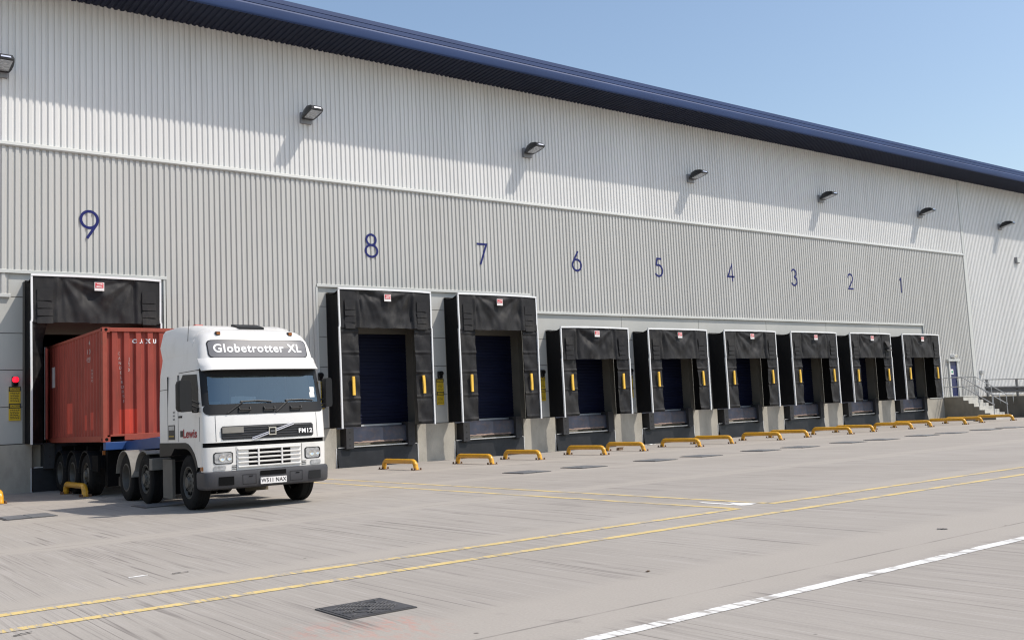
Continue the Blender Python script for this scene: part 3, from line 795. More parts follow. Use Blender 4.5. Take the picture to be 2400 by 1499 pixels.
for ya, yb in ((-.15, -14.),):
    pr = [(0, 1.50), (-.05, 1.54), (-.05, 1.60), (.02, 1.66), (.02, 1.70), (-.05, 1.76), (-.05, 1.82), (0, 1.86)]
    rings = []
    for y in (-.35, -3, -7, -14): rings.append([(x, y, z + sl * y) for x, z in pr] + [(x + .012, y, z + sl * y) for x, z in reversed(pr)])
    b.loft(rings)
b.build('beam', M['galv_dull'], gr)
for i in range(8):
    y = -.45 - 1.75 * i; b = MB(); b.box(.02, .12, y - .06, y + .06, 1.15 + sl * y * .6, 2.27 + sl * y); b.build('post', M['galv_dull'], gr)
b = MB(); b.tube([(.06, -.2, 2.27 - .007), (.06, -14, 2.27 - .49)], .03, 8); b.build('handrail', M['galv'], gr)

def wallbox(name, x0, x1, z0, z1, d, m, label, cat, extra=None):
    root = empty(name, ((x0 + x1) / 2, 0, z0)); w = (x1 - x0) / 2; h = z1 - z0
    b = MB(); b.box(-w, w, -d, .01, 0, h); b.build('case', m, root, bevel=.02)
    b = MB(); b.box(-w * .8, w * .8, -d - .012, -d, h * .12, h * .88); b.build('cover', extra or m, root)
    tag(root, label, cat); return root
wallbox('bulkhead_lamp', 37.82, 38.22, 3.60, 3.76, .22, M['white_alu'], 'small white bulkhead lamp above the blue staff door', 'lamp', M['lens'])
wallbox('alarm_box', 46.6, 46.98, 9.60, 9.98, .16, M['lamp_grey'], 'small grey alarm box high on the white wall, far right', 'alarm box', M['trim'])
wallbox('junction_box', 40.95, 41.2, 2.60, 2.82, .14, M['galv'], 'small grey electrical box on the wall behind the ramp rail', 'electrical box')

# ------------------------------------------------------------------ covers and scraps
root = empty('manhole_cover', (-12.82, -22.54, 0)); tag(root, 'dark ribbed cast iron manhole cover in the foreground slab', 'manhole cover')
b = MB(); fw, fh = .31, .31
b.box(-fw, fw, -fh, fh, .001, .010); b.build('frame', M['cast_iron'], root)
b = MB(); b.box(-.285, .285, -.285, .285, .0105, .014)
for i in range(-9, 10):
    q = i * .042; lim = .262; h_ = lim - abs(q) / 1.0
    for seg in range(6):
        ta, tb = -lim + seg * .0873 + .008, -lim + (seg + 1) * .0873 - .008
        pa, pb = (ta + q * .5, ta - q * .5), (tb + q * .5, tb - q * .5)
        if max(map(abs, pa + pb)) > lim: continue
        mx, my = (pa[0] + pb[0]) / 2, (pa[1] + pb[1]) / 2
        if min(math.hypot(mx + .09, my + .11), math.hypot(mx - .10, my - .12)) < .085: continue
        o_ = .0062
        b.loft([[(pa[0] - o_, pa[1] + o_, z), (pb[0] - o_, pb[1] + o_, z), (pb[0] + o_, pb[1] - o_, z), (pa[0] + o_, pa[1] - o_, z)] for z in (.0142, .022)], m=1)
for cx_, cy_ in ((-.09, -.11), (.10, .12)):
    b.lathe([(.0145, .075), (.021, .075), (.021, .06), (.0145, .06)], (cx_, cy_, 0), 'z', 20, m=1); b.box(cx_ - .012, cx_ + .012, cy_ - .04, cy_ + .04, .0143, .016)
b.build('lid', [M['cast_iron'], M['cast_rib']], root)
def drain_cover():
    root = empty('drain_cover')
    b = MB(); b.box(-.46, .46, -.46, .46, .001, .012); b.build('frame', M['cast_iron'], root)
    b = MB(); b.box(-.42, -.01, -.42, .42, .0125, .022); b.box(.01, .42, -.42, .42, .0125, .022); b.build('lid', M['cover_grey'], root)
    return root
dc = [(-12.75, -8.95, 'nearest on the left, beside the truck shadow'), (-10.25, -9.1, 'under the side of the truck cab'), (-.86, -9.38, 'first past the truck, below bay 8'), (1.08, -9.45, 'second past the truck, between bays 8 and 7'), (3.88, -9.4, 'left of the pair below bay 7'), (5.85, -9.4, 'right of the pair below bay 7')]
for k in range(6, 1, -1):
    dc.append((BAY[k] - .85, -9.4, 'left of the pair before bay %d' % k)); dc.append((BAY[k] + 1.05, -9.5, 'right of the pair before bay %d' % k))
proto = None
for x, y, lab in dc:
    o = drain_cover() if proto is None else copy_tree(proto)
    if proto is None: proto = o
    o.location = (x, y, 0); tag(o, 'flat grey drain cover, %s' % lab, 'drain cover', 'drain covers across the yard')
b = MB(); b.box(-.17, .17, -.06, .06, 0, .09); b.box(-.10, .20, -.075, .055, .091, .105)
o = b.build('wood_scrap', M['wood'], bevel=.01); o.location = (8.75, -2.75, 0); o.rotation_euler = (0, 0, .35); tag(o, 'dark scrap of timber lying under a yellow wheel guide', 'scrap wood')
def litter(name, x, y, w, d, h, rz, m, label, cat):
    b = MB(); n = 5
    b.grid(lambda a, t: (w * (a - .5), d * (t - .5), .006 + h * (.5 + noise.noise(Vector((a * 4 + x, t * 4, y))))), n, 3)
    b.grid(lambda a, t: (w * (a - .5), d * (t - .5), .001), n, 3)
    o = b.build(name, m); o.location = (x, y, 0); o.rotation_euler = (0, 0, rz); tag(o, label, cat)
litter('paper_scrap', 12.4, -.75, .5, .22, .03, .3, M['paper'], 'white scrap of paper on the ground near bay 6', 'litter')
litter('plastic_strip', -13.6, -18.95, .20, .022, .006, .03, M['paper'], 'thin white strip lying on the slab left of the yellow lines', 'litter')
litter('rubber_strip', -13.2, -19.1, .18, .020, .008, .05, M['black'], 'thin black rubber strip lying right of the white strip', 'litter')
litter('rubber_scrap', -15.17, -21.27, .15, .014, .008, .3, M['black'], 'thin dark scrap in the bottom left corner', 'litter')
litter('leaf_scrap', -10.1, -23.1, .06, .03, .005, .4, M['wood'], 'small brown scrap on the slab left of the white line', 'litter')
litter('dark_scrap', -6.0, -23.75, .11, .045, .008, -.9, M['black'], 'flat dark scrap on the slab at the right side', 'litter')

# ------------------------------------------------------------------ wheels
def wheel(parent, x, y, rad, width, style, side=-1, dual=False):
    w = width
    prof = [(w * .5, rad * .60), (w * .5, rad * .86), (w * .42, rad * .965), (w * .36, rad), (w * .12, rad), (w * .10, rad * .985), (-w * .10, rad * .985), (-w * .12, rad), (-w * .36, rad), (-w * .42, rad * .965), (-w * .5, rad * .86), (-w * .48, rad * .62), (-w * .40, rad * .56)]
    b = MB(); b.lathe([(t * -side * -1 if False else t, r_) for t, r_ in prof], (x, y, rad), 'x', 40)
    if dual: b.lathe([(t + (w + .05) * -side, r_) for t, r_ in prof], (x, y, rad), 'x', 40)
    o = b.build('wheel', M['tyre'], parent, smooth=40)
    b = MB(); s = side
    if style == 'dish':
        pr = [(s * w * .46, rad * .60), (s * w * .48, rad * .55), (s * w * .30, rad * .52), (s * -w * .25, rad * .47), (s * -w * .30, rad * .28), (s * -w * .05, rad * .24), (s * w * .05, rad * .18), (s * w * .05, 0)]
        holes = (s * (-w * .27), rad * .38)
    else:
        pr = [(s * w * .44, rad * .60), (s * w * .46, rad * .56), (s * w * .30, rad * .52), (s * w * .22, rad * .50), (s * w * .40, rad * .30), (s * w * .42, rad * .27), (s * w * .42, rad * .22), (s * w * .58, rad * .18), (s * w * .60, rad * .05), (s * w * .60, 0)]
        holes = (s * w * .33, rad * .42)
    b.lathe(pr, (x, y, rad), 'x', 40)
    for i in range(10):
        a = 6.2832 * i / 10; hy, hz = y + holes[1] * math.cos(a), rad + holes[1] * math.sin(a)
        b.lathe([(s * .016, .0), (s * .016, rad * .062), (-s * .03, rad * .066)], (x + holes[0], hy, hz), 'x', 10, m=1)
    for i in range(10):
        a = 6.2832 * (i + .5) / 10; hy, hz = y + rad * .245 * math.cos(a), rad + rad * .245 * math.sin(a)
        if style != 'dish': b.lathe([(s * .03, .0), (s * .03, .012), (0, .014)], (x + s * w * .42, hy, hz), 'x', 6)
    b.build('rim', [M['rim'], M['dark']], o, smooth=35)
    return o
def mud_arc(b, x0, x1, y, zc, r_, a0, a1, th=.02):
    n = 16; rings = []
    for i in range(n + 1):
        a = R(a0 + (a1 - a0) * i / n); cy, cz = math.cos(a), math.sin(a)
        rings.append([(x0, y + r_ * cy, zc + r_ * cz), (x1, y + r_ * cy, zc + r_ * cz), (x1, y + (r_ + th) * cy, zc + (r_ + th) * cz), (x0, y + (r_ + th) * cy, zc + (r_ + th) * cz)])
    b.loft(rings)

# ------------------------------------------------------------------ truck (local: u = x, v = y from the front backwards)
TX, TY = -9.12, -12.1
tk = empty('truck', (TX, TY, 0))
tag(tk, 'white cab over tractor unit facing the yard, coupled to the container trailer', 'truck')
TAB = [(.72, .015, 1.22, .22), (1.18, .02, 1.235, .23), (1.28, .02, 1.235, .23), (1.76, .06, 1.235, .25), (1.97, .11, 1.235, .27), (2.58, .27, 1.215, .29), (2.66, .29, 1.21, .30), (2.86, .34, 1.175, .32), (3.05, .40, 1.15, .34), (3.20, .46, 1.115, .37), (3.32, .54, 1.06, .41), (3.41, .66, .98, .46), (3.46, .90, .86, .52)]
def tabv(z):
    if z <= TAB[0][0]: return TAB[0][1:]
    for a, b_ in zip(TAB, TAB[1:]):
        if z <= b_[0]:
            t = (z - a[0]) / (b_[0] - a[0]); return tuple(a[i] + (b_[i] - a[i]) * t for i in (1, 2, 3))
    return TAB[-1][1:]
NE = 5.
def S(u, z):
    f, w, D = tabv(z); t = min(.9999, abs(u) / w)
    return f + .05 * t * t + D * (1 - (1 - t ** NE) ** (1 / NE))
def ring(z, rear, ths):
    f, w, D = tabv(z); pts = []
    for th in ths:
        s_, c_ = math.sin(th), math.cos(th); t = abs(s_) ** (2 / NE)
        pts.append((w * math.copysign(t, s_), f + .05 * t * t + D * (1 - abs(c_) ** (2 / NE)), z))
    f0 = pts[-1][1]
    side = [(w, f0 + (rear - f0) * q, z) for q in (.33, .66, 1.)]
    return [(-p[0], p[1], p[2]) for p in reversed(side)] + pts + side
GL = math.asin(.90 ** (NE / 2))
ths = [-math.pi / 2 + .0001, -1.45, -1.33, -1.2, -1.05, -GL] + [-GL + 2 * GL * i / 10 for i in range(1, 10)] + [GL, 1.05, 1.2, 1.33, 1.45, math.pi / 2 - .0001]
ths = sorted(ths)
i0 = 3 + ths.index(min(ths, key=lambda a: abs(a + GL))); i1 = 3 + ths.index(min(ths, key=lambda a: abs(a - GL)))
cab = MB(); zl_ = [1.262, 1.5, 1.76, 1.97, 2.15, 2.35, 2.58, 2.66, 2.76, 2.86, 2.95, 3.05, 3.13, 3.20, 3.27, 3.32, 3.36, 3.40, 3.43, 3.45]
base = [cab.vs(ring(z, 2.65, ths)) for z in zl_]; n = len(ring(2, 2.65, ths))
for q, (a, b_) in enumerate(zip(base, base[1:])):
    for k in range(n - 1):
        if 1.96 < zl_[q] < 2.57 and i0 <= k < i1: continue
        cab.f.append((a + k, a + k + 1, b_ + k + 1, b_ + k)); cab.m.append(0)
cab.f.append(tuple(base[-1] + k for k in range(n))); cab.m.append(0)
cab.f.append(tuple(base[0] + k for k in reversed(range(n)))); cab.m.append(1)
cab.face([(-1.2, 2.648, 1.28), (1.2, 2.648, 1.28), (1.0, 2.648, 3.3), (-1.0, 2.648, 3.3)], 1)
body = cab.build('cab', [M['truck_white'], M['dark']], tk, smooth=32)
# lower front body and side skirts
lo = MB(); zz = [.73, .9, 1.08, 1.18]
lo.loft([ring(z, .34, ths) for z in zz], caps=True)
for s in (-1, 1):
    poly = [(.25, .82), (.46, .82), (.52, .94), (.62, 1.07), (.78, 1.18), (.95, 1.255), (1.1, 1.275), (.25, 1.275)]
    lo.prism(poly, 'x', s * 1.20, s * 1.236)
lo.build('lower_panel', M['truck_white'], tk, smooth=30)
b = MB(); b.loft([ring(z, .40, ths) for z in (1.181, 1.261)]); b.v = [(x * .985, y + .03, z) for x, y, z in b.v]; b.build('panel_gap', M['dark'], tk)
# wheel arch trims
for s in (-1, 1):
    b = MB(); oc, ic = [], []
    for i in range(13):
        a = R(158 - 68 * i / 12); oc.append((1.16 + .76 * math.cos(a), .52 + .76 * math.sin(a))); ic.append((1.14 + .665 * math.cos(a), .50 + .665 * math.sin(a)))
    oc.append((1.75, 1.279)); ic.append((1.75, 1.165)); oc.append((2.05, 1.279)); ic.append((1.95, 1.03)); oc.append((2.66, 1.279)); ic.append((2.66, 1.0))
    for (o0, n0), (o1, n1) in zip(zip(oc, ic), list(zip(oc, ic))[1:]):
        b.loft([[(s * 1.242, o0[0], o0[1]), (s * 1.242, n0[0], n0[1]), (s * .85, n0[0], n0[1]), (s * .85, o0[0], o0[1])],
                [(s * 1.242, o1[0], o1[1]), (s * 1.242, n1[0], n1[1]), (s * .85, n1[0], n1[1]), (s * .85, o1[0], o1[1])]], caps=False)
    b.build('wheel_arch', M['truck_black'], tk, smooth=30)
    b = MB(); b.box(s * 1.0, s * 1.2, .30, .50, .50, .80); b.box(s * 1.05, s * 1.225, .25, .50, .43, .46, 1); b.build('entry_step', [M['truck_black'], M['truck_grey']], tk)
# surface patches on the front
def patch(name, u0, u1, z0, z1, m, eps=.006, r_=0., nu=14, nz=8, parent=None, ratio=False, lip=None):
    b = MB()
    def rowz(t): return z0 + (z1 - z0) * t
    def fn(a, t):
        z = rowz(t); ins = 0
        if r_:
            d = min(z - z0, z1 - z)
            if d < r_: ins = r_ - math.sqrt(max(0, r_ * r_ - (r_ - d) ** 2))
        w = tabv(z)[1] if ratio else 1
        ua, ub = u0 * w + ins, u1 * w - ins
        u = ua + (ub - ua) * a
        return (u, S(u, z) - eps, z)
    b.grid(fn, nu, nz); return b.build(name, m, parent or tk, smooth=50)
zr = 14
patch('windscreen_frame', -.98, .98, 1.775, 1.972, M['truck_black'], .010, .09, 34, 12, ratio=True)
fr = patch('windscreen_frame', -.985, -.895, 1.95, 2.66, M['truck_black'], .009, 0, 4, 12, ratio=True)
patch('windscreen_frame', .895, .985, 1.95, 2.66, M['truck_black'], .009, 0, 4, 12, ratio=True)
patch('windscreen_frame', -.93, .93, 2.50, 2.67, M['truck_black'], .010, 0, 24, 3, ratio=True)  # black top strip deepened to paint the visor's shadow on the glass
ws = patch('windscreen', -.902, .902, 1.965, 2.585, M['windscreen'], .004, 0, 24, 12, ratio=True)
b = MB()
b.grid(lambda a, t: (.93 + .11 * a + .0, S(.93 + .11 * a, 2.06 + .10 * t) - .007, 2.06 + .10 * t), 4, 4)
b.grid(lambda a, t: (.95 + .10 * a, S(.95 + .10 * a, 2.165 + .10 * t) - .007, 2.165 + .10 * t), 4, 4)
b.build('permit_sticker', M['paper'], ws)
# interior
b = MB()
b.box(-1.12, 1.12, .34, .85, 1.60, 1.955); b.box(-.70, -.08, .40, .56, 1.956, 1.98); b.box(-1.02, -.80, .42, .60, 1.956, 2.03); b.face([(-1.15, 1.7, 1.5), (1.15, 1.7, 1.5), (1.08, 1.7, 2.76), (-1.08, 1.7, 2.76)])
for s in (-1, 1): b.face([(s * 1.14, .42, 1.5), (s * 1.14, 1.7, 1.5), (s * 1.10, 1.7, 2.72), (s * 1.10, .65, 2.72)])
b.face([(-1.05, .6, 2.72), (1.05, .6, 2.72), (1.08, 1.7, 2.76), (-1.08, 1.7, 2.76)]); b.face([(-1.15, .3, 1.55), (1.15, .3, 1.55), (1.15, 1.7, 1.55), (-1.15, 1.7, 1.55)])
inn = b.build('cab_interior', M['interior'], tk)
for s in (-.58, .58):
    b = MB(); b.box(s - .26, s + .26, 1.15, 1.32, 1.75, 2.38); b.box(s - .15, s + .15, 1.17, 1.28, 2.40, 2.60); b.build('seat', M['seat'], inn, bevel=.05)
b = MB(); ring_ = [(.58 + .22 * math.cos(a), .80 - .10 * math.sin(a), 1.98 + .16 * math.sin(a)) for a in [6.2832 * i / 24 for i in range(25)]]
b.tube(ring_, .016, 6, caps=False); b.build('steering_wheel', M['black'], inn)
pp = MB(); pp.grid(lambda a, t: (-.64 + .50 * a + .04 * t, .30 + .10 * t, 1.985 + .13 * t + .01 * math.sin(a * 5)), 6, 3); o = pp.build('paper_sheet', M['paper']); o.location = (TX, TY, 0)
tag(o, 'white sheet of paper lying on the dashboard behind the windscreen', 'paper')
# visor and roof sign
b = MB()
def vis(u, z, k): return (u, S(u * .98, z) - k, z)
nu = 30; rings = []
for i in range(nu + 1):
    u = -1.19 + 2.38 * i / nu; e = max(0, abs(u) - 1.0) / .19; q = 1 - .75 * e ** 2
    rings.append([vis(u, 2.86, .012), vis(u, 2.80, .045 * q + .01), vis(u, 2.70, .16 * q + .01), vis(u, 2.62, .27 * q + .01), vis(u, 2.612, .25 * q + .005), vis(u, 2.68, .10 * q), vis(u, 2.80, -.01)])
b.loft(rings); b.build('sun_visor', M['truck_white'], tk, smooth=40)
patch('sign_rim', -1.02, 1.02, 2.855, 3.215, M['truck_black'], .008, .09, 28, 24)
sg = patch('roof_sign', -1.0, 1.0, 2.872, 3.20, M['sign_gloss'], .014, .08, 28, 24)
text('lettering', 'Globetrotter XL', .225, M['text_white'], sg, facing_front(-.02, 0, 3.04), ext=0, bold=.0058, sx=1.04, sp=1.13, fn=lambda p: Vector((p.x, S(p.x, p.z) - .020, p.z)))
# roof fairing, hatch, markers, aerial
b = MB()
rp = [(.95, 3.462, .84), (1.1, 3.515, .92), (1.5, 3.585, .97), (2.1, 3.62, 1.05), (2.653, 3.60, 1.11)]
def fair(v, z, w):
    k = max(0, (v - .95) / 1.70); lw = tabv(2.98)[1]; mw = tabv(3.2)[1]
    a = [(lw + .002, 2.98), (mw + .004 + .085 * k, 3.22), (max(w + .03, tabv(min(z - .10, 3.45))[1] + .004), z - .10), (w - .02, z - .025), (w - .12, z)]
    return [(-x, v, q) for x, q in a] + [(x, v, q) for x, q in reversed(a)]
b.loft([fair(*t) for t in rp]); b.build('roof_fairing', M['truck_white'], tk, smooth=40)
for s in (-1, 1):
    for q in ((2.14, 2.15, 1.30, 2.6), (.335, .343, 1.30, 1.75), (1.52, 1.528, 1.30, 2.6), (.40, 1.52, 2.63, 2.642), (2.15, 2.64, 2.34, 2.352)):
        b = MB(); wq = max(tabv(q[2])[1], tabv(q[3])[1]); b.box(s * (wq - .02), s * (wq + .0035), *q); b.build('door_seam', M['text_black'], tk)
b = MB(); b.prism([(.97, 3.44), (1.40, 3.56), (1.40, 3.60), (1.36, 3.605), (.97, 3.515)], 'x', -.18, .34); b.build('roof_vent', M['truck_black'], tk)
for u in (-.76, .72):
    b = MB(); v = S(u, 3.33); b.box(u - .045, u + .045, v - .03, v + .06, 3.31, 3.385); b.build('marker_light', M['truck_black'], tk, bevel=.015)
    m_ = MB(); m_.box(u - .035, u + .035, v - .042, v - .031, 3.322, 3.372); m_.build('marker_lens', M['amber'], tk)
b = MB(); b.tube([(-1.13, 1.28, 2.92), (-1.10, 1.22, 3.66)], .006, 5); b.lathe([(0, .035), (.05, .02), (.06, 0)], (-1.13, 1.28, 2.90), 'z', 8); b.build('aerial', M['black'], tk)
b = MB(); b.box(-.80, -.62, 1.75, 1.9, 3.59, 3.635); b.build('roof_beacon', M['lamp_red'], tk, bevel=.02)
# upper grille
gp = patch('grille', -.93, .93, 1.305, 1.56, M['grille_black'], .008, .035, 26, 8)
b = MB()
for z in (1.34, 1.385, 1.432, 1.48, 1.525):
    rings = []
    for i in range(25):
        u = -.91 + 1.82 * i / 24; v = S(u, z)
        rings.append([(u, v - .010, z + .018), (u, v - .030, z + .004), (u, v - .024, z - .006), (u, v - .009, z - .012)])
    b.loft(rings)
b.build('grille_slat', M['grille_black'], gp)
b = MB()
for d_ in (-.016, .016):
    rings = []
    for i in range(13):
        t = i / 12; u = -.36 + .86 * t; z = 1.302 + .26 * t; v = S(u, z) - .040
        rings.append([(u, v, z + d_ - .010), (u, v - .008, z + d_), (u, v, z + d_ + .010), (u, v + .01, z + d_)])
    b.loft(rings)
b.build('diagonal_bar', M['chrome'], gp)
b = MB(); v = S(.05, 1.41) - .048
b.box(.05 - .075, .05 + .075, v, v + .02, 1.36, 1.51, 0); b.box(.05 - .055, .05 + .055, v - .005, v, 1.38, 1.49, 1); b.box(.05 - .04, .05 + .04, v - .007, v - .0055, 1.425, 1.443, 2)
b.build('badge', [M['chrome'], M['truck_black'], M['galv_dull']], gp)
text('model_lettering', 'FM12', .115, M['text_white'], gp, facing_front(.74, 0, 1.41), ext=0, bold=.004, sx=1.05, sp=1.14, fn=lambda p: Vector((p.x, S(p.x, p.z) - .042, p.z)))
b = MB(); b.grid(lambda a, t: (-.915 + .40 * a, S(-.915 + .40 * a, 1.43 + .115 * t) - .040, 1.43 + .115 * t), 8, 2); b.build('blank_plate', M['mudguard'], gp)
for u in (-1.02, 1.02):
    b = MB(); b.grid(lambda a, t, u=u: (u - .004 + .008 * a, S(u, 1.285 + .475 * t) - .003, 1.285 + .475 * t), 1, 6); b.build('panel_seam', M['dark'], tk)
# lower grille
b = MB(); b.grid(lambda a, t: ((-.42 + .84 * a), S(-.42 + .84 * a, .80 + .31 * t) - .004, .80 + .31 * t), 12, 3); lg = b.build('lower_grille', M['dark'], tk)
b = MB()
for z in (.795, .875, .955, 1.035, 1.12):
    rings = []
    for i in range(21):
        u = -.63 + 1.26 * i / 20; v = S(u, z)
        rings.append([(u, v - .006, z + .020), (u, v - .038, z + .006), (u, v - .034, z - .010), (u, v - .006, z - .018)])
    b.loft(rings)
for u in (-.235, .235): b.box(u - .014, u + .014, S(u, .95) - .036, S(u, .95), .79, 1.12)
b.build('grille_bar', M['truck_white'], lg, smooth=30)
for u in (-.66, .66):
    b = MB(); b.grid(lambda a, t, u=u: (u - .004 + .008 * a, S(u, .74 + .43 * t) - .003, .74 + .43 * t), 1, 6); b.build('panel_seam', M['dark'], tk)
# headlights
for s in (-1, 1):
    ua, ub = (-1.06, -.74) if s < 0 else (.74, 1.06)
    h = patch('headlight', ua - .02, ub + .02, .865, 1.085, M['truck_black'], .006, .04, 10, 10)
    patch('lens', ua, ub - .02 if s > 0 else ub, .88, 1.07, M['lens'], .016, .035, 10, 10, parent=h)
    patch('indicator', ua - .02, ub - .12 if s < 0 else ub - .02, .755, .835, M['lens'], .010, .01, 6, 3) if s < 0 else patch('indicator', ua + .10, ub + .02, .755, .835, M['lens'], .010, .01, 6, 3)
    b = MB(); uu = (ua + ub) / 2 + .03
    for du, rr_ in ((-.055, .062), (.075, .05)):
        b.lathe([(-.0015, 0), (-.0015, rr_ * .35), (-.003, rr_ * .4), (-.0035, rr_), (0, rr_ * 1.05)], (uu + du, S(uu + du, .975) - .019, .975), 'y', 18)
    b.build('reflector', M['chrome'], h, smooth=40)
    b = MB(); b.box(min(s * 1.236, s * 1.252), max(s * 1.236, s * 1.252), 1.30, 1.46, 1.76, 1.80); b.build('door_handle', M['truck_black'], tk)
    b = MB(); uc = -.70 if s < 0 else .70
    for i in range(3): b.grid(lambda a, t, i=i: (uc - .05 + .10 * a, S(uc, .76 + .03 * i) - .006, .76 + .03 * i + .012 * t), 2, 1)
    b.build('vent', M['dark'], tk)
b = MB(); b.box(-1.242, -1.15, .22, .33, .755, .83); b.build('side_indicator', M['amber'], tk, bevel=.01)
# bumper
b = MB()
def bring(z, off, w): 
    pts = []
    for th in ths:
        s_, c_ = math.sin(th), math.cos(th); t = abs(s_) ** (2 / NE)
        pts.append((w * math.copysign(t, s_), -off + .06 * t * t + .24 * (1 - abs(c_) ** (2 / NE)), z))
    return [(-w, .50, z)] + pts + [(w, .50, z)]
b.loft([bring(z, o_, w) for z, o_, w in ((.40, -.02, 1.20), (.43, .05, 1.235), (.47, .065, 1.245), (.66, .075, 1.25), (.715, .06, 1.245), (.735, .01, 1.22))])
bp_ = b.build('front_bumper', M['truck_grey'], tk, smooth=35)
def SB(u, z, k=.072): 
    t = min(.999, abs(u) / 1.245); return -k + .06 * t * t + .24 * (1 - (1 - t ** NE) ** (1 / NE))
def bpatch(name, u0, u1, z0, z1, m, eps, parent=bp_):
    q = MB(); q.grid(lambda a, t: (u0 + (u1 - u0) * a, SB(u0 + (u1 - u0) * a, 0) - eps, z0 + (z1 - z0) * t), 8, 2); return q.build(name, m, parent)
bpatch('fog_lamp_recess', -1.02, -.74, .475, .635, M['dark'], .006); bpatch('fog_lamp_recess', .76, 1.03, .475, .635, M['truck_black'], .006)
for u0 in (-.58, .36):
    q = MB(); 
    for (a0, a1, c0, c1) in ((u0, u0 + .26, .47, .476), (u0, u0 + .26, .648, .654), (u0, u0 + .006, .476, .648), (u0 + .254, u0 + .26, .476, .648), (u0 + .12, u0 + .20, .61, .625)):
        q.grid(lambda a, t, a0=a0, a1=a1, c0=c0, c1=c1: (a0 + (a1 - a0) * a, SB(a0 + (a1 - a0) * a, 0) - .006, c0 + (c1 - c0) * t), 4, 1)
    q.build('tow_hatch', M['dark'], bp_)
bpatch('intake', -.24, .28, .615, .70, M['dark'], .006)
npl = MB(); npl.box(-.24, .28, SB(0, 0) - .022, SB(0, 0) - .006, .455, .575); npl = npl.build('number_plate', M['badge_white'], bp_)
text('plate_lettering', 'W511 NAX', .105, M['text_black'], npl, facing_front(.02, SB(0, 0) - .024, .515), ext=.0008, bold=.0015, sx=.90, sp=1.08)
# wipers, grab handles, mirrors
for ub, ut, u2 in ((-.80, -.47, .10), (.16, .44, .98)):
    b = MB(); zt2 = 2.015
    b.tube([(ub, S(ub, 1.80) - .03, 1.80), (ut, S(ut, zt2) - .035, zt2)], .013, 6)
    b.tube([(ut - .06, S(ut, zt2) - .03, zt2), ((ut + u2) / 2, S((ut + u2) / 2, zt2) - .03, zt2 + .005), (u2, S(u2, zt2 - .02) - .03, zt2 - .015)], .011, 6)
    b.build('wiper', M['black'], tk)
for u in (-.46, .03, .58):
    b = MB(); v = S(u, 1.85)
    b.tube([(u - .11, v - .005, 1.90), (u - .10, v - .05, 1.85), (u + .10, v - .05, 1.85), (u + .11, v - .005, 1.90)], .016, 6); b.build('grab_handle', M['black'], tk, smooth=50)
for s in (-1, 1):
    b = MB(); u0, u1 = (-1.655, -1.385) if s < 0 else (1.30, 1.475)
    rings = []
    for z, k in ((1.86, .55), (1.88, .85), (1.93, 1.), (2.36, 1.), (2.42, .85), (2.44, .55)):
        um, uw = (u0 + u1) / 2, (u1 - u0) / 2 * k
        rings.append([(um - uw, .30, z), (um - uw * .8, .24, z), (um + uw * .8, .24, z), (um + uw, .30, z), (um + uw, .40, z), (um - uw, .40, z)])
    b.loft(rings); mr = b.build('mirror', M['truck_black'], tk, smooth=45)
    b = MB(); b.face([((u0 + .02), .402, 1.92), (u1 - .02, .402, 1.92), (u1 - .02, .402, 2.37), (u0 + .02, .402, 2.37)]); b.build('mirror_glass', M['chrome'], mr)
    b = MB()
    for z in (1.93, 2.02): b.tube([(s * 1.19, .42, z - .03), (s * 1.30, .30, z), (s * 1.42, .34, z + .06)], .018, 6)
    b.tube([(s * 1.19, .46, 1.90), (s * 1.27, .36, 1.86), (s * 1.36, .33, 1.86)], .03, 6)
    b.build('mirror_arm', M['truck_black'], tk, smooth=50)
# side windows and side marks
for s in (-1, 1):
    b = MB(); pts = [(.36, 1.87), (1.36, 1.87), (1.38, 2.50), (1.28, 2.59), (.50, 2.56), (.42, 2.30)]
    def w_at(z): return tabv(z)[1] + .004
    b.face([(s * w_at(z), v, z) for v, z in pts]); b.build('side_window', M['truck_black'], tk)  # flat black patch stands for the unlit cab behind the window
    if s < 0:
        q = MB(); q.box(-1.2405, -1.2365, 1.25, 1.40, 1.39, 1.51, 0); q.build('side_badge', M['text_black'], tk)
        text('side_lettering', 'Lewis', .23, M['text_red'], tk, facing_side(-1.2395, .86, 1.445), ext=.001, bold=.006, sx=1.40, sp=1.05)
        q = MB(); q.box(-1.2415, -1.2365, 1.72, 2.10, 1.34, 1.63, 0); q.box(-1.2435, -1.242, 1.75, 2.07, 1.53, 1.61, 1); q.box(-1.2435, -1.242, 1.77, 2.06, 1.40, 1.415, 2)
        q.build('side_sticker', [M['text_black'], M['galv'], M['sign_yellow']], tk)
        q = MB(); 
        for z in (1.72, 1.79, 1.86): q.box(-1.2395, -1.2365, 1.72, 1.82, z, z + .035)
        q.build('small_label', M['galv_dull'], tk)
# chassis, tanks, wheels
b = MB()
b.box(-.55, .55, .35, 2.2, .48, 1.20); b.box(-.45, -.33, .5, 6.2, .72, 1.0); b.box(.33, .45, .5, 6.2, .72, 1.0); b.box(-.9, .9, 1.0, 1.2, .35, .55); b.box(-.5, .5, 4.2, 5.0, 1.0, 1.12)
b.box(-1.0, 1.0, 3.7, 3.9, .45, .6); b.box(-1.0, 1.0, 5.1, 5.3, .45, .6); b.box(-.45, .45, 6.1, 6.2, .7, 1.0)
b.build('chassis', M['dark'], tk)
b = MB(); b.box(-1.18, -1.12, 2.08, 2.66, .17, .95); b.box(-1.119, -.75, 2.12, 2.64, .25, .90, 1); b.build('side_tank', [M['tank_grey'], M['dark']], tk)  # inner box coloured dark to stand for the shade by the wheel arch
b = MB(); b.box(.30, .80, 2.0, 2.02, .20, .62); b.build('mud_flap', M['flap_brown'], tk)
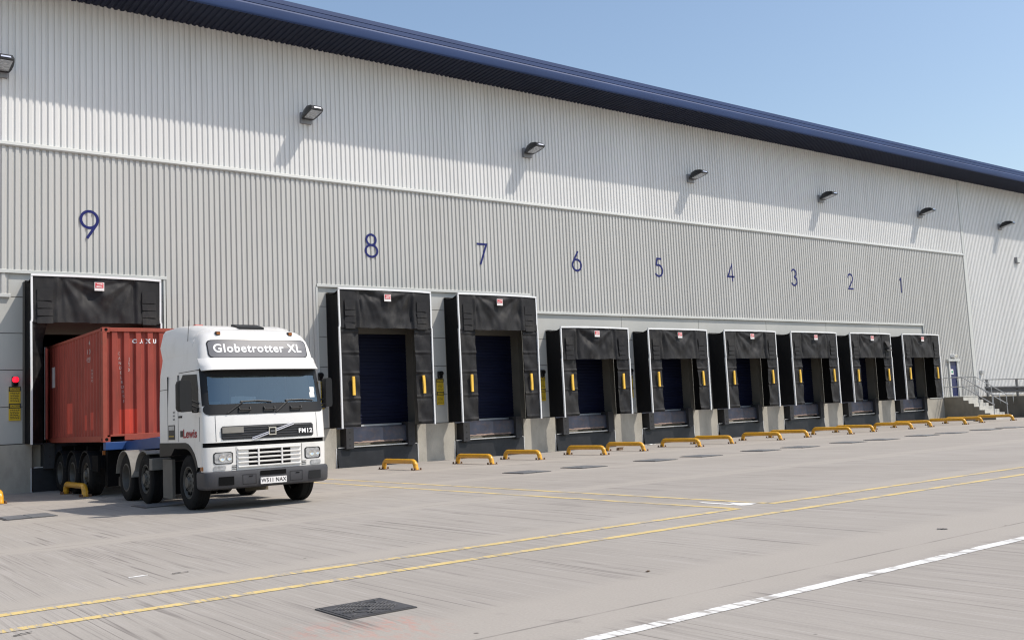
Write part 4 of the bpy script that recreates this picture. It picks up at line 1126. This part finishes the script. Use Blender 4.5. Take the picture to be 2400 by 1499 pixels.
b = MB(); b.box(.75, 1.18, 2.1, 2.95, .30, .97); b.build('fuel_tank', M['galv_dull'], tk, bevel=.05)
b = MB(); b.box(-1.15, -.8, 1.98, 2.08, 1.03, 1.13); b.build('side_marker', M['amber'], tk)
for s in (-1, 1):
    wheel(tk, s * 1.06, 1.10, .52, .30, 'hub', s)
    wheel(tk, s * 1.05, 3.80, .52, .30, 'hub', s)
    wheel(tk, s * 1.05, 5.22, .52, .29, 'dish', s, True)
    b = MB(); mud_arc(b, s * .85, s * 1.24, 3.80, .52, .585, 15, 118); b.box(s * .85, s * 1.24, 3.16, 3.36, .72, .96); b.build('mudguard', M['mudguard'], tk, smooth=40)
    b = MB(); mud_arc(b, s * .55, s * 1.24, 5.22, .52, .585, 8, 178); b.build('mudguard', M['mudguard'], tk, smooth=40)

# ------------------------------------------------------------------ trailer
tr = empty('container_trailer', (-9.2, 0, 0)); tag(tr, 'dark skeletal trailer with a blue gooseneck carrying the red container', 'trailer')
b = MB()
for s in (-1, 1): b.box(s * .42 - .07, s * .42 + .07, -5.3, .45, .98, 1.24)
for y in (-4.4, -3.1, -1.8, -.5, .3): b.box(-1.0, 1.0, y - .06, y + .06, 1.06, 1.22)
for y in (-3.75, -2.4, -1.05): b.box(-1.0, 1.0, y - .07, y + .07, .42, .58)
b.box(-1.0, -.75, -5.0, -4.75, .25, 1.1); b.box(.75, 1.0, -5.0, -4.75, .25, 1.1)
b.box(-1.2, -1.14, -4.9, -4.35, .62, 1.0); b.box(-1.15, 1.15, .38, .46, .5, .7)
b.build('chassis', M['dark'], tr)
b = MB()
b.box(-1.18, 1.18, -5.52, -5.30, 1.13, 1.315)
b.prism([(-8.35, 1.16), (-8.35, 1.30), (-7.9, 1.40), (-5.53, 1.31), (-5.53, 1.05), (-6.2, 1.10)], 'x', -.72, -.45); b.prism([(-8.35, 1.16), (-8.35, 1.30), (-7.9, 1.40), (-5.53, 1.31), (-5.53, 1.05), (-6.2, 1.10)], 'x', .45, .72)
b.box(-.45, .45, -8.3, -5.53, 1.14, 1.18)
b.build('gooseneck', M['trailer_blue'], tr, bevel=.01)
for y in (-3.75, -2.4, -1.05):
    for s in (-1, 1):
        wheel(tr, s * 1.02, y, .51, .36, 'dish' if y > -3 else 'hub', s)
        b = MB(); mud_arc(b, s * .8, s * 1.22, y, .51, .58, 5, 165); b.build('mudguard', M['truck_black'], tr, smooth=40)
b = MB(); b.box(-1.2, -1.14, -5.33, -5.30, 1.02, 1.12); b.build('marker_lens', M['amber'], tr)

# ------------------------------------------------------------------ container
CX0, CX1, CY0, CY1, CZ0, CZ1 = -10.42, -7.98, -5.45, .58, 1.32, 4.05
ct = empty('shipping_container', ((CX0 + CX1) / 2, (CY0 + CY1) / 2, CZ0)); tag(ct, 'faded red ribbed shipping container backed into the first bay', 'container')
ox, oy, oz = ct.location
def cbox(b, x0, x1, y0, y1, z0, z1, m=0): b.box(x0 - ox, x1 - ox, y0 - oy, y1 - oy, z0 - oz, z1 - oz, m)
b = MB()
for x0 in (CX0, CX1 - .10):
    cbox(b, x0, x0 + .10, CY0, CY0 + .16, CZ0 + .11, CZ1 - .11); cbox(b, x0, x0 + .10, CY1 - .12, CY1, CZ0 + .11, CZ1 - .11)
    cbox(b, x0 + .01, x0 + .08, CY0 + .17, CY1 - .17, CZ1 - .075, CZ1 - .006); cbox(b, x0 + .01, x0 + .08, CY0 + .17, CY1 - .17, CZ0 + .004, CZ0 + .15)
cbox(b, CX0 + .17, CX1 - .17, CY0 + .01, CY0 + .09, CZ1 - .10, CZ1 - .006); cbox(b, CX0 + .50, CX1 - .17, CY0 + .012, CY0 + .10, CZ0 + .02, CZ0 + .17); cbox(b, CX0 + .17, CX0 + .50, CY0 + .012, CY0 + .10, CZ0 + .12, CZ0 + .17)
cbox(b, CX0 + .1, CX1 - .1, CY1 - .1, CY1, CZ1 - .1, CZ1 - .006)
b.build('frame', M['cont_rail'], ct, bevel=.008)
for x0 in (CX0 - .004, CX1 - .166):
    for y0 in (CY0 - .004, CY1 - .174):
        for z0 in (CZ0, CZ1 - .118):
            b = MB(); cbox(b, x0, x0 + .17, y0, y0 + .178, z0, z0 + .118)
            if y0 < -1:
                b.lathe([(-.003, 0), (-.003, .036), (.0, .04)], (x0 + .085 - ox, y0 - oy, z0 + .06 - oz), 'y', 12, m=1)
            if x0 < -9: b.lathe([(-.003, 0), (-.003, .036), (.0, .04)], (x0 - ox, y0 + .09 - oy, z0 + .06 - oz), 'x', 12, m=1)
            b.build('corner_casting', [M['cont_rail'], M['dark']], ct)
# front end wall
b = MB(); prof = []; xa, xb = CX0 + .10, CX1 - .10; npz = 8; pt = (xb - xa) / npz
for i in range(npz):
    x = xa + i * pt; prof += [(x, .095), (x + pt * .34, .095), (x + pt * .46, .030), (x + pt * .88, .030)]
prof.append((xb, .095)); k = len(prof)
i_ = b.vs([(x - ox, CY0 + d - oy, CZ0 + .16 - oz) for x, d in prof] + [(x - ox, CY0 + d - oy, CZ1 - .09 - oz) for x, d in prof])
for j in range(k - 1): b.f.append((i_ + j, i_ + j + 1, i_ + k + j + 1, i_ + k + j)); b.m.append(0)
ew = b.build('end_wall', M['cont_red'], ct)
def end_depth(x):
    t = ((x - xa) % pt) / pt
    if t < .34: return .095
    if t < .46: return .095 - .065 * (t - .34) / .12
    if t < .88: return .030
    return .030 + .065 * (t - .88) / .12
b = MB()
pxs = sorted(set([-10.02 + .012 * i for i in range(36)]))
b.grid(lambda a, t: (-10.02 + .40 * a - ox, CY0 + end_depth(-10.02 + .40 * a) - .003 - oy, CZ0 + .18 + .58 * t - oz), 60, 1)
b.build('repaint_patch', M['cont_patch'], ew)
def on_end(p): return Vector((p.x - ox, CY0 + end_depth(p.x) - .005 - oy, p.z - oz))
for ch, x in zip('CAXU', (-9.66, -9.50, -9.34, -9.17)): text('lettering', ch, .135, M['text_white'], ew, facing_front(x, 0, 3.72), ext=0, bold=.009, sx=.85, fn=on_end)
for i, ch in enumerate('CANDELBORSE'):
    if ch == ' ': continue
    text('faded_lettering', ch, .10, M['text_dim'], ew, facing_front(-10.02 + .01 * i, 0, 3.42 - i * .115), ext=0, sx=.8, fn=on_end)
for i, ch in enumerate('JSX'): text('faded_lettering', ch, .12, M['text_dim'], ew, facing_front(-9.80, 0, 3.28 - i * .13), ext=0, sx=.8, fn=on_end)
# side walls
for xs_, sg_ in ((CX0, 1), (CX1, -1)):
    b = MB(); prof = []; ya, yb = CY0 + .16, CY1 - .12; ns = 20; pt2 = (yb - ya) / ns
    for i in range(ns):
        y = ya + i * pt2; prof += [(y, .055), (y + pt2 * .3, .055), (y + pt2 * .5, .02), (y + pt2 * .8, .02)]
    prof.append((yb, .055)); k = len(prof)
    i_ = b.vs([(xs_ + sg_ * d - ox, y - oy, CZ0 + .15 - oz) for y, d in prof] + [(xs_ + sg_ * d - ox, y - oy, CZ1 - .07 - oz) for y, d in prof])
    for j in range(k - 1): b.f.append((i_ + j, i_ + j + 1, i_ + k + j + 1, i_ + k + j)); b.m.append(0)
    sw = b.build('side_wall', M['cont_red'], ct)
    if xs_ == CX0:
        def side_depth(y):
            t = ((y - ya) % pt2) / pt2
            if t < .3: return .055
            if t < .5: return .055 - .035 * (t - .3) / .2
            if t < .8: return .02
            return .02 + .035 * (t - .8) / .2
        def sp(name, y0, y1, z0, z1, m):
            q = MB(); q.grid(lambda a, t: (CX0 + side_depth(y0 + (y1 - y0) * a) - .003 - ox, y0 + (y1 - y0) * a - oy, z0 + (z1 - z0) * t - oz), 24, 1); q.build(name, m, sw)
        sp('white_patch', -.55, -.12, 2.85, 3.42, M['badge_white']); sp('repaint_patch', -2.35, -1.75, 1.55, 2.35, M['cont_patch'])
        sp('repaint_patch', -4.55, -4.25, 1.62, 2.05, M['cont_patch']); sp('repaint_patch', -3.95, -3.70, 1.62, 2.0, M['cont_patch'])
        fs = lambda p: Vector((CX0 + side_depth(p.y) - .004 - ox, p.y - oy, p.z - oz))
        for s_, y, z in (('CA', -4.15, 3.78), ('1310', -4.12, 3.56), ('45G1', -4.12, 3.36)): text('lettering', s_, .17, M['text_dim'], sw, facing_side(0, y, z), ext=0, bold=.003, fn=fs)
        for i in range(4): text('small_lettering', '00', .085, M['text_dim'], sw, facing_side(0, -4.35, 3.08 - i * .085), ext=0, fn=fs)
b = MB(); b.face([(CX0 + .02 - ox, CY0 + .1 - oy, CZ1 - .03 - oz), (CX1 - .02 - ox, CY0 + .1 - oy, CZ1 - .03 - oz), (CX1 - .02 - ox, CY1 - oy, CZ1 - .03 - oz), (CX0 + .02 - ox, CY1 - oy, CZ1 - .03 - oz)]); b.build('roof', M['cont_red'], ct)
b = MB(); b.face([(CX0 + .03 - ox, CY0 + .1 - oy, CZ0 + .14 - oz), (CX1 - .03 - ox, CY0 + .1 - oy, CZ0 + .14 - oz), (CX1 - .03 - ox, CY1 - oy, CZ0 + .14 - oz), (CX0 + .03 - ox, CY1 - oy, CZ0 + .14 - oz)]); b.build('floor', M['dark'], ct)
# open door leaf folded along the side
hx, hy = CX0 - .03, CY1 - .45; ex, ey = CX0 - .20, -.42
d = Vector((ex - hx, ey - hy)).normalized(); nn = Vector((-d.y, d.x)); 
def dl(t, off): return (hx + d.x * t + nn.x * off - ox, hy + d.y * t + nn.y * off - oy)
L_ = math.hypot(ex - hx, ey - hy)
b = MB(); b.loft([[dl(0, 0) + (z,), dl(L_, 0) + (z,), dl(L_, .05) + (z,), dl(0, .05) + (z,)] for z in (.12, CZ1 - CZ0 - .1)]); dr = b.build('door', M['cont_red'], ct)
for t in (.25, .75):
    b = MB(); p = dl(L_ * t, -.03); b.tube([(p[0], p[1], .10), (p[0], p[1], CZ1 - CZ0 - .06)], .018, 8); b.build('lock_rod', M['galv_dull'], dr)

# ------------------------------------------------------------------ camera, light, sky
Rm = [[0.796599172693803, -0.6027612119395858, -0.0459203598055403], [-0.02050677223842267, -0.10286451456006429, 0.9944839686675114], [0.6041599377283388, 0.7912634283381509, 0.09430247408549756]]
cd = bpy.data.cameras.new('camera'); cam = bpy.data.objects.new('camera', cd); col.objects.link(cam)
rt, up, fw = [Vector(v) for v in Rm]
m4 = Matrix(((rt.x, up.x, -fw.x, -16.82825), (rt.y, up.y, -fw.y, -29.96713), (rt.z, up.z, -fw.z, 1.553486), (0, 0, 0, 1)))
cam.matrix_world = m4
cd.sensor_width = 36; cd.lens = 34.584; cd.clip_end = 2000; cd.clip_start = .1
scene.camera = cam
sun_dir = Vector((1.03, -1.0, 1.95)).normalized()
ld = bpy.data.lights.new('sun', 'SUN'); ld.energy = 3.75; ld.angle = R(.53); ld.color = (1., .93, .835)
lo_ = bpy.data.objects.new('sun', ld); col.objects.link(lo_)
lo_.rotation_mode = 'QUATERNION'; lo_.rotation_quaternion = sun_dir.to_track_quat('Z', 'Y')
w = bpy.data.worlds.new('World'); scene.world = w; w.use_nodes = True
nt = w.node_tree; bg = nt.nodes['Background']
sk = nt.nodes.new('ShaderNodeTexSky'); sk.sky_type = 'NISHITA'; sk.sun_disc = False
sk.sun_elevation = math.asin(sun_dir.z); sk.sun_rotation = math.atan2(sun_dir.x, sun_dir.y)
sk.altitude = 0; sk.air_density = 1.2; sk.dust_density = 1.5; sk.ozone_density = 1.0
nt.links.new(sk.outputs[0], bg.inputs[0]); bg.inputs[1].default_value = .15
scene.view_settings.view_transform = 'Standard'; scene.view_settings.look = 'None'
scene.view_settings.exposure = .12; scene.view_settings.gamma = 1; scene.view_settings.use_curve_mapping = False
scene.render.engine = 'CYCLES'
scene.cycles.max_bounces = 8
scene.cycles.pixel_filter_type = 'BLACKMAN_HARRIS'; scene.cycles.filter_width = 1.2
scene.cycles.transparent_max_bounces = 12
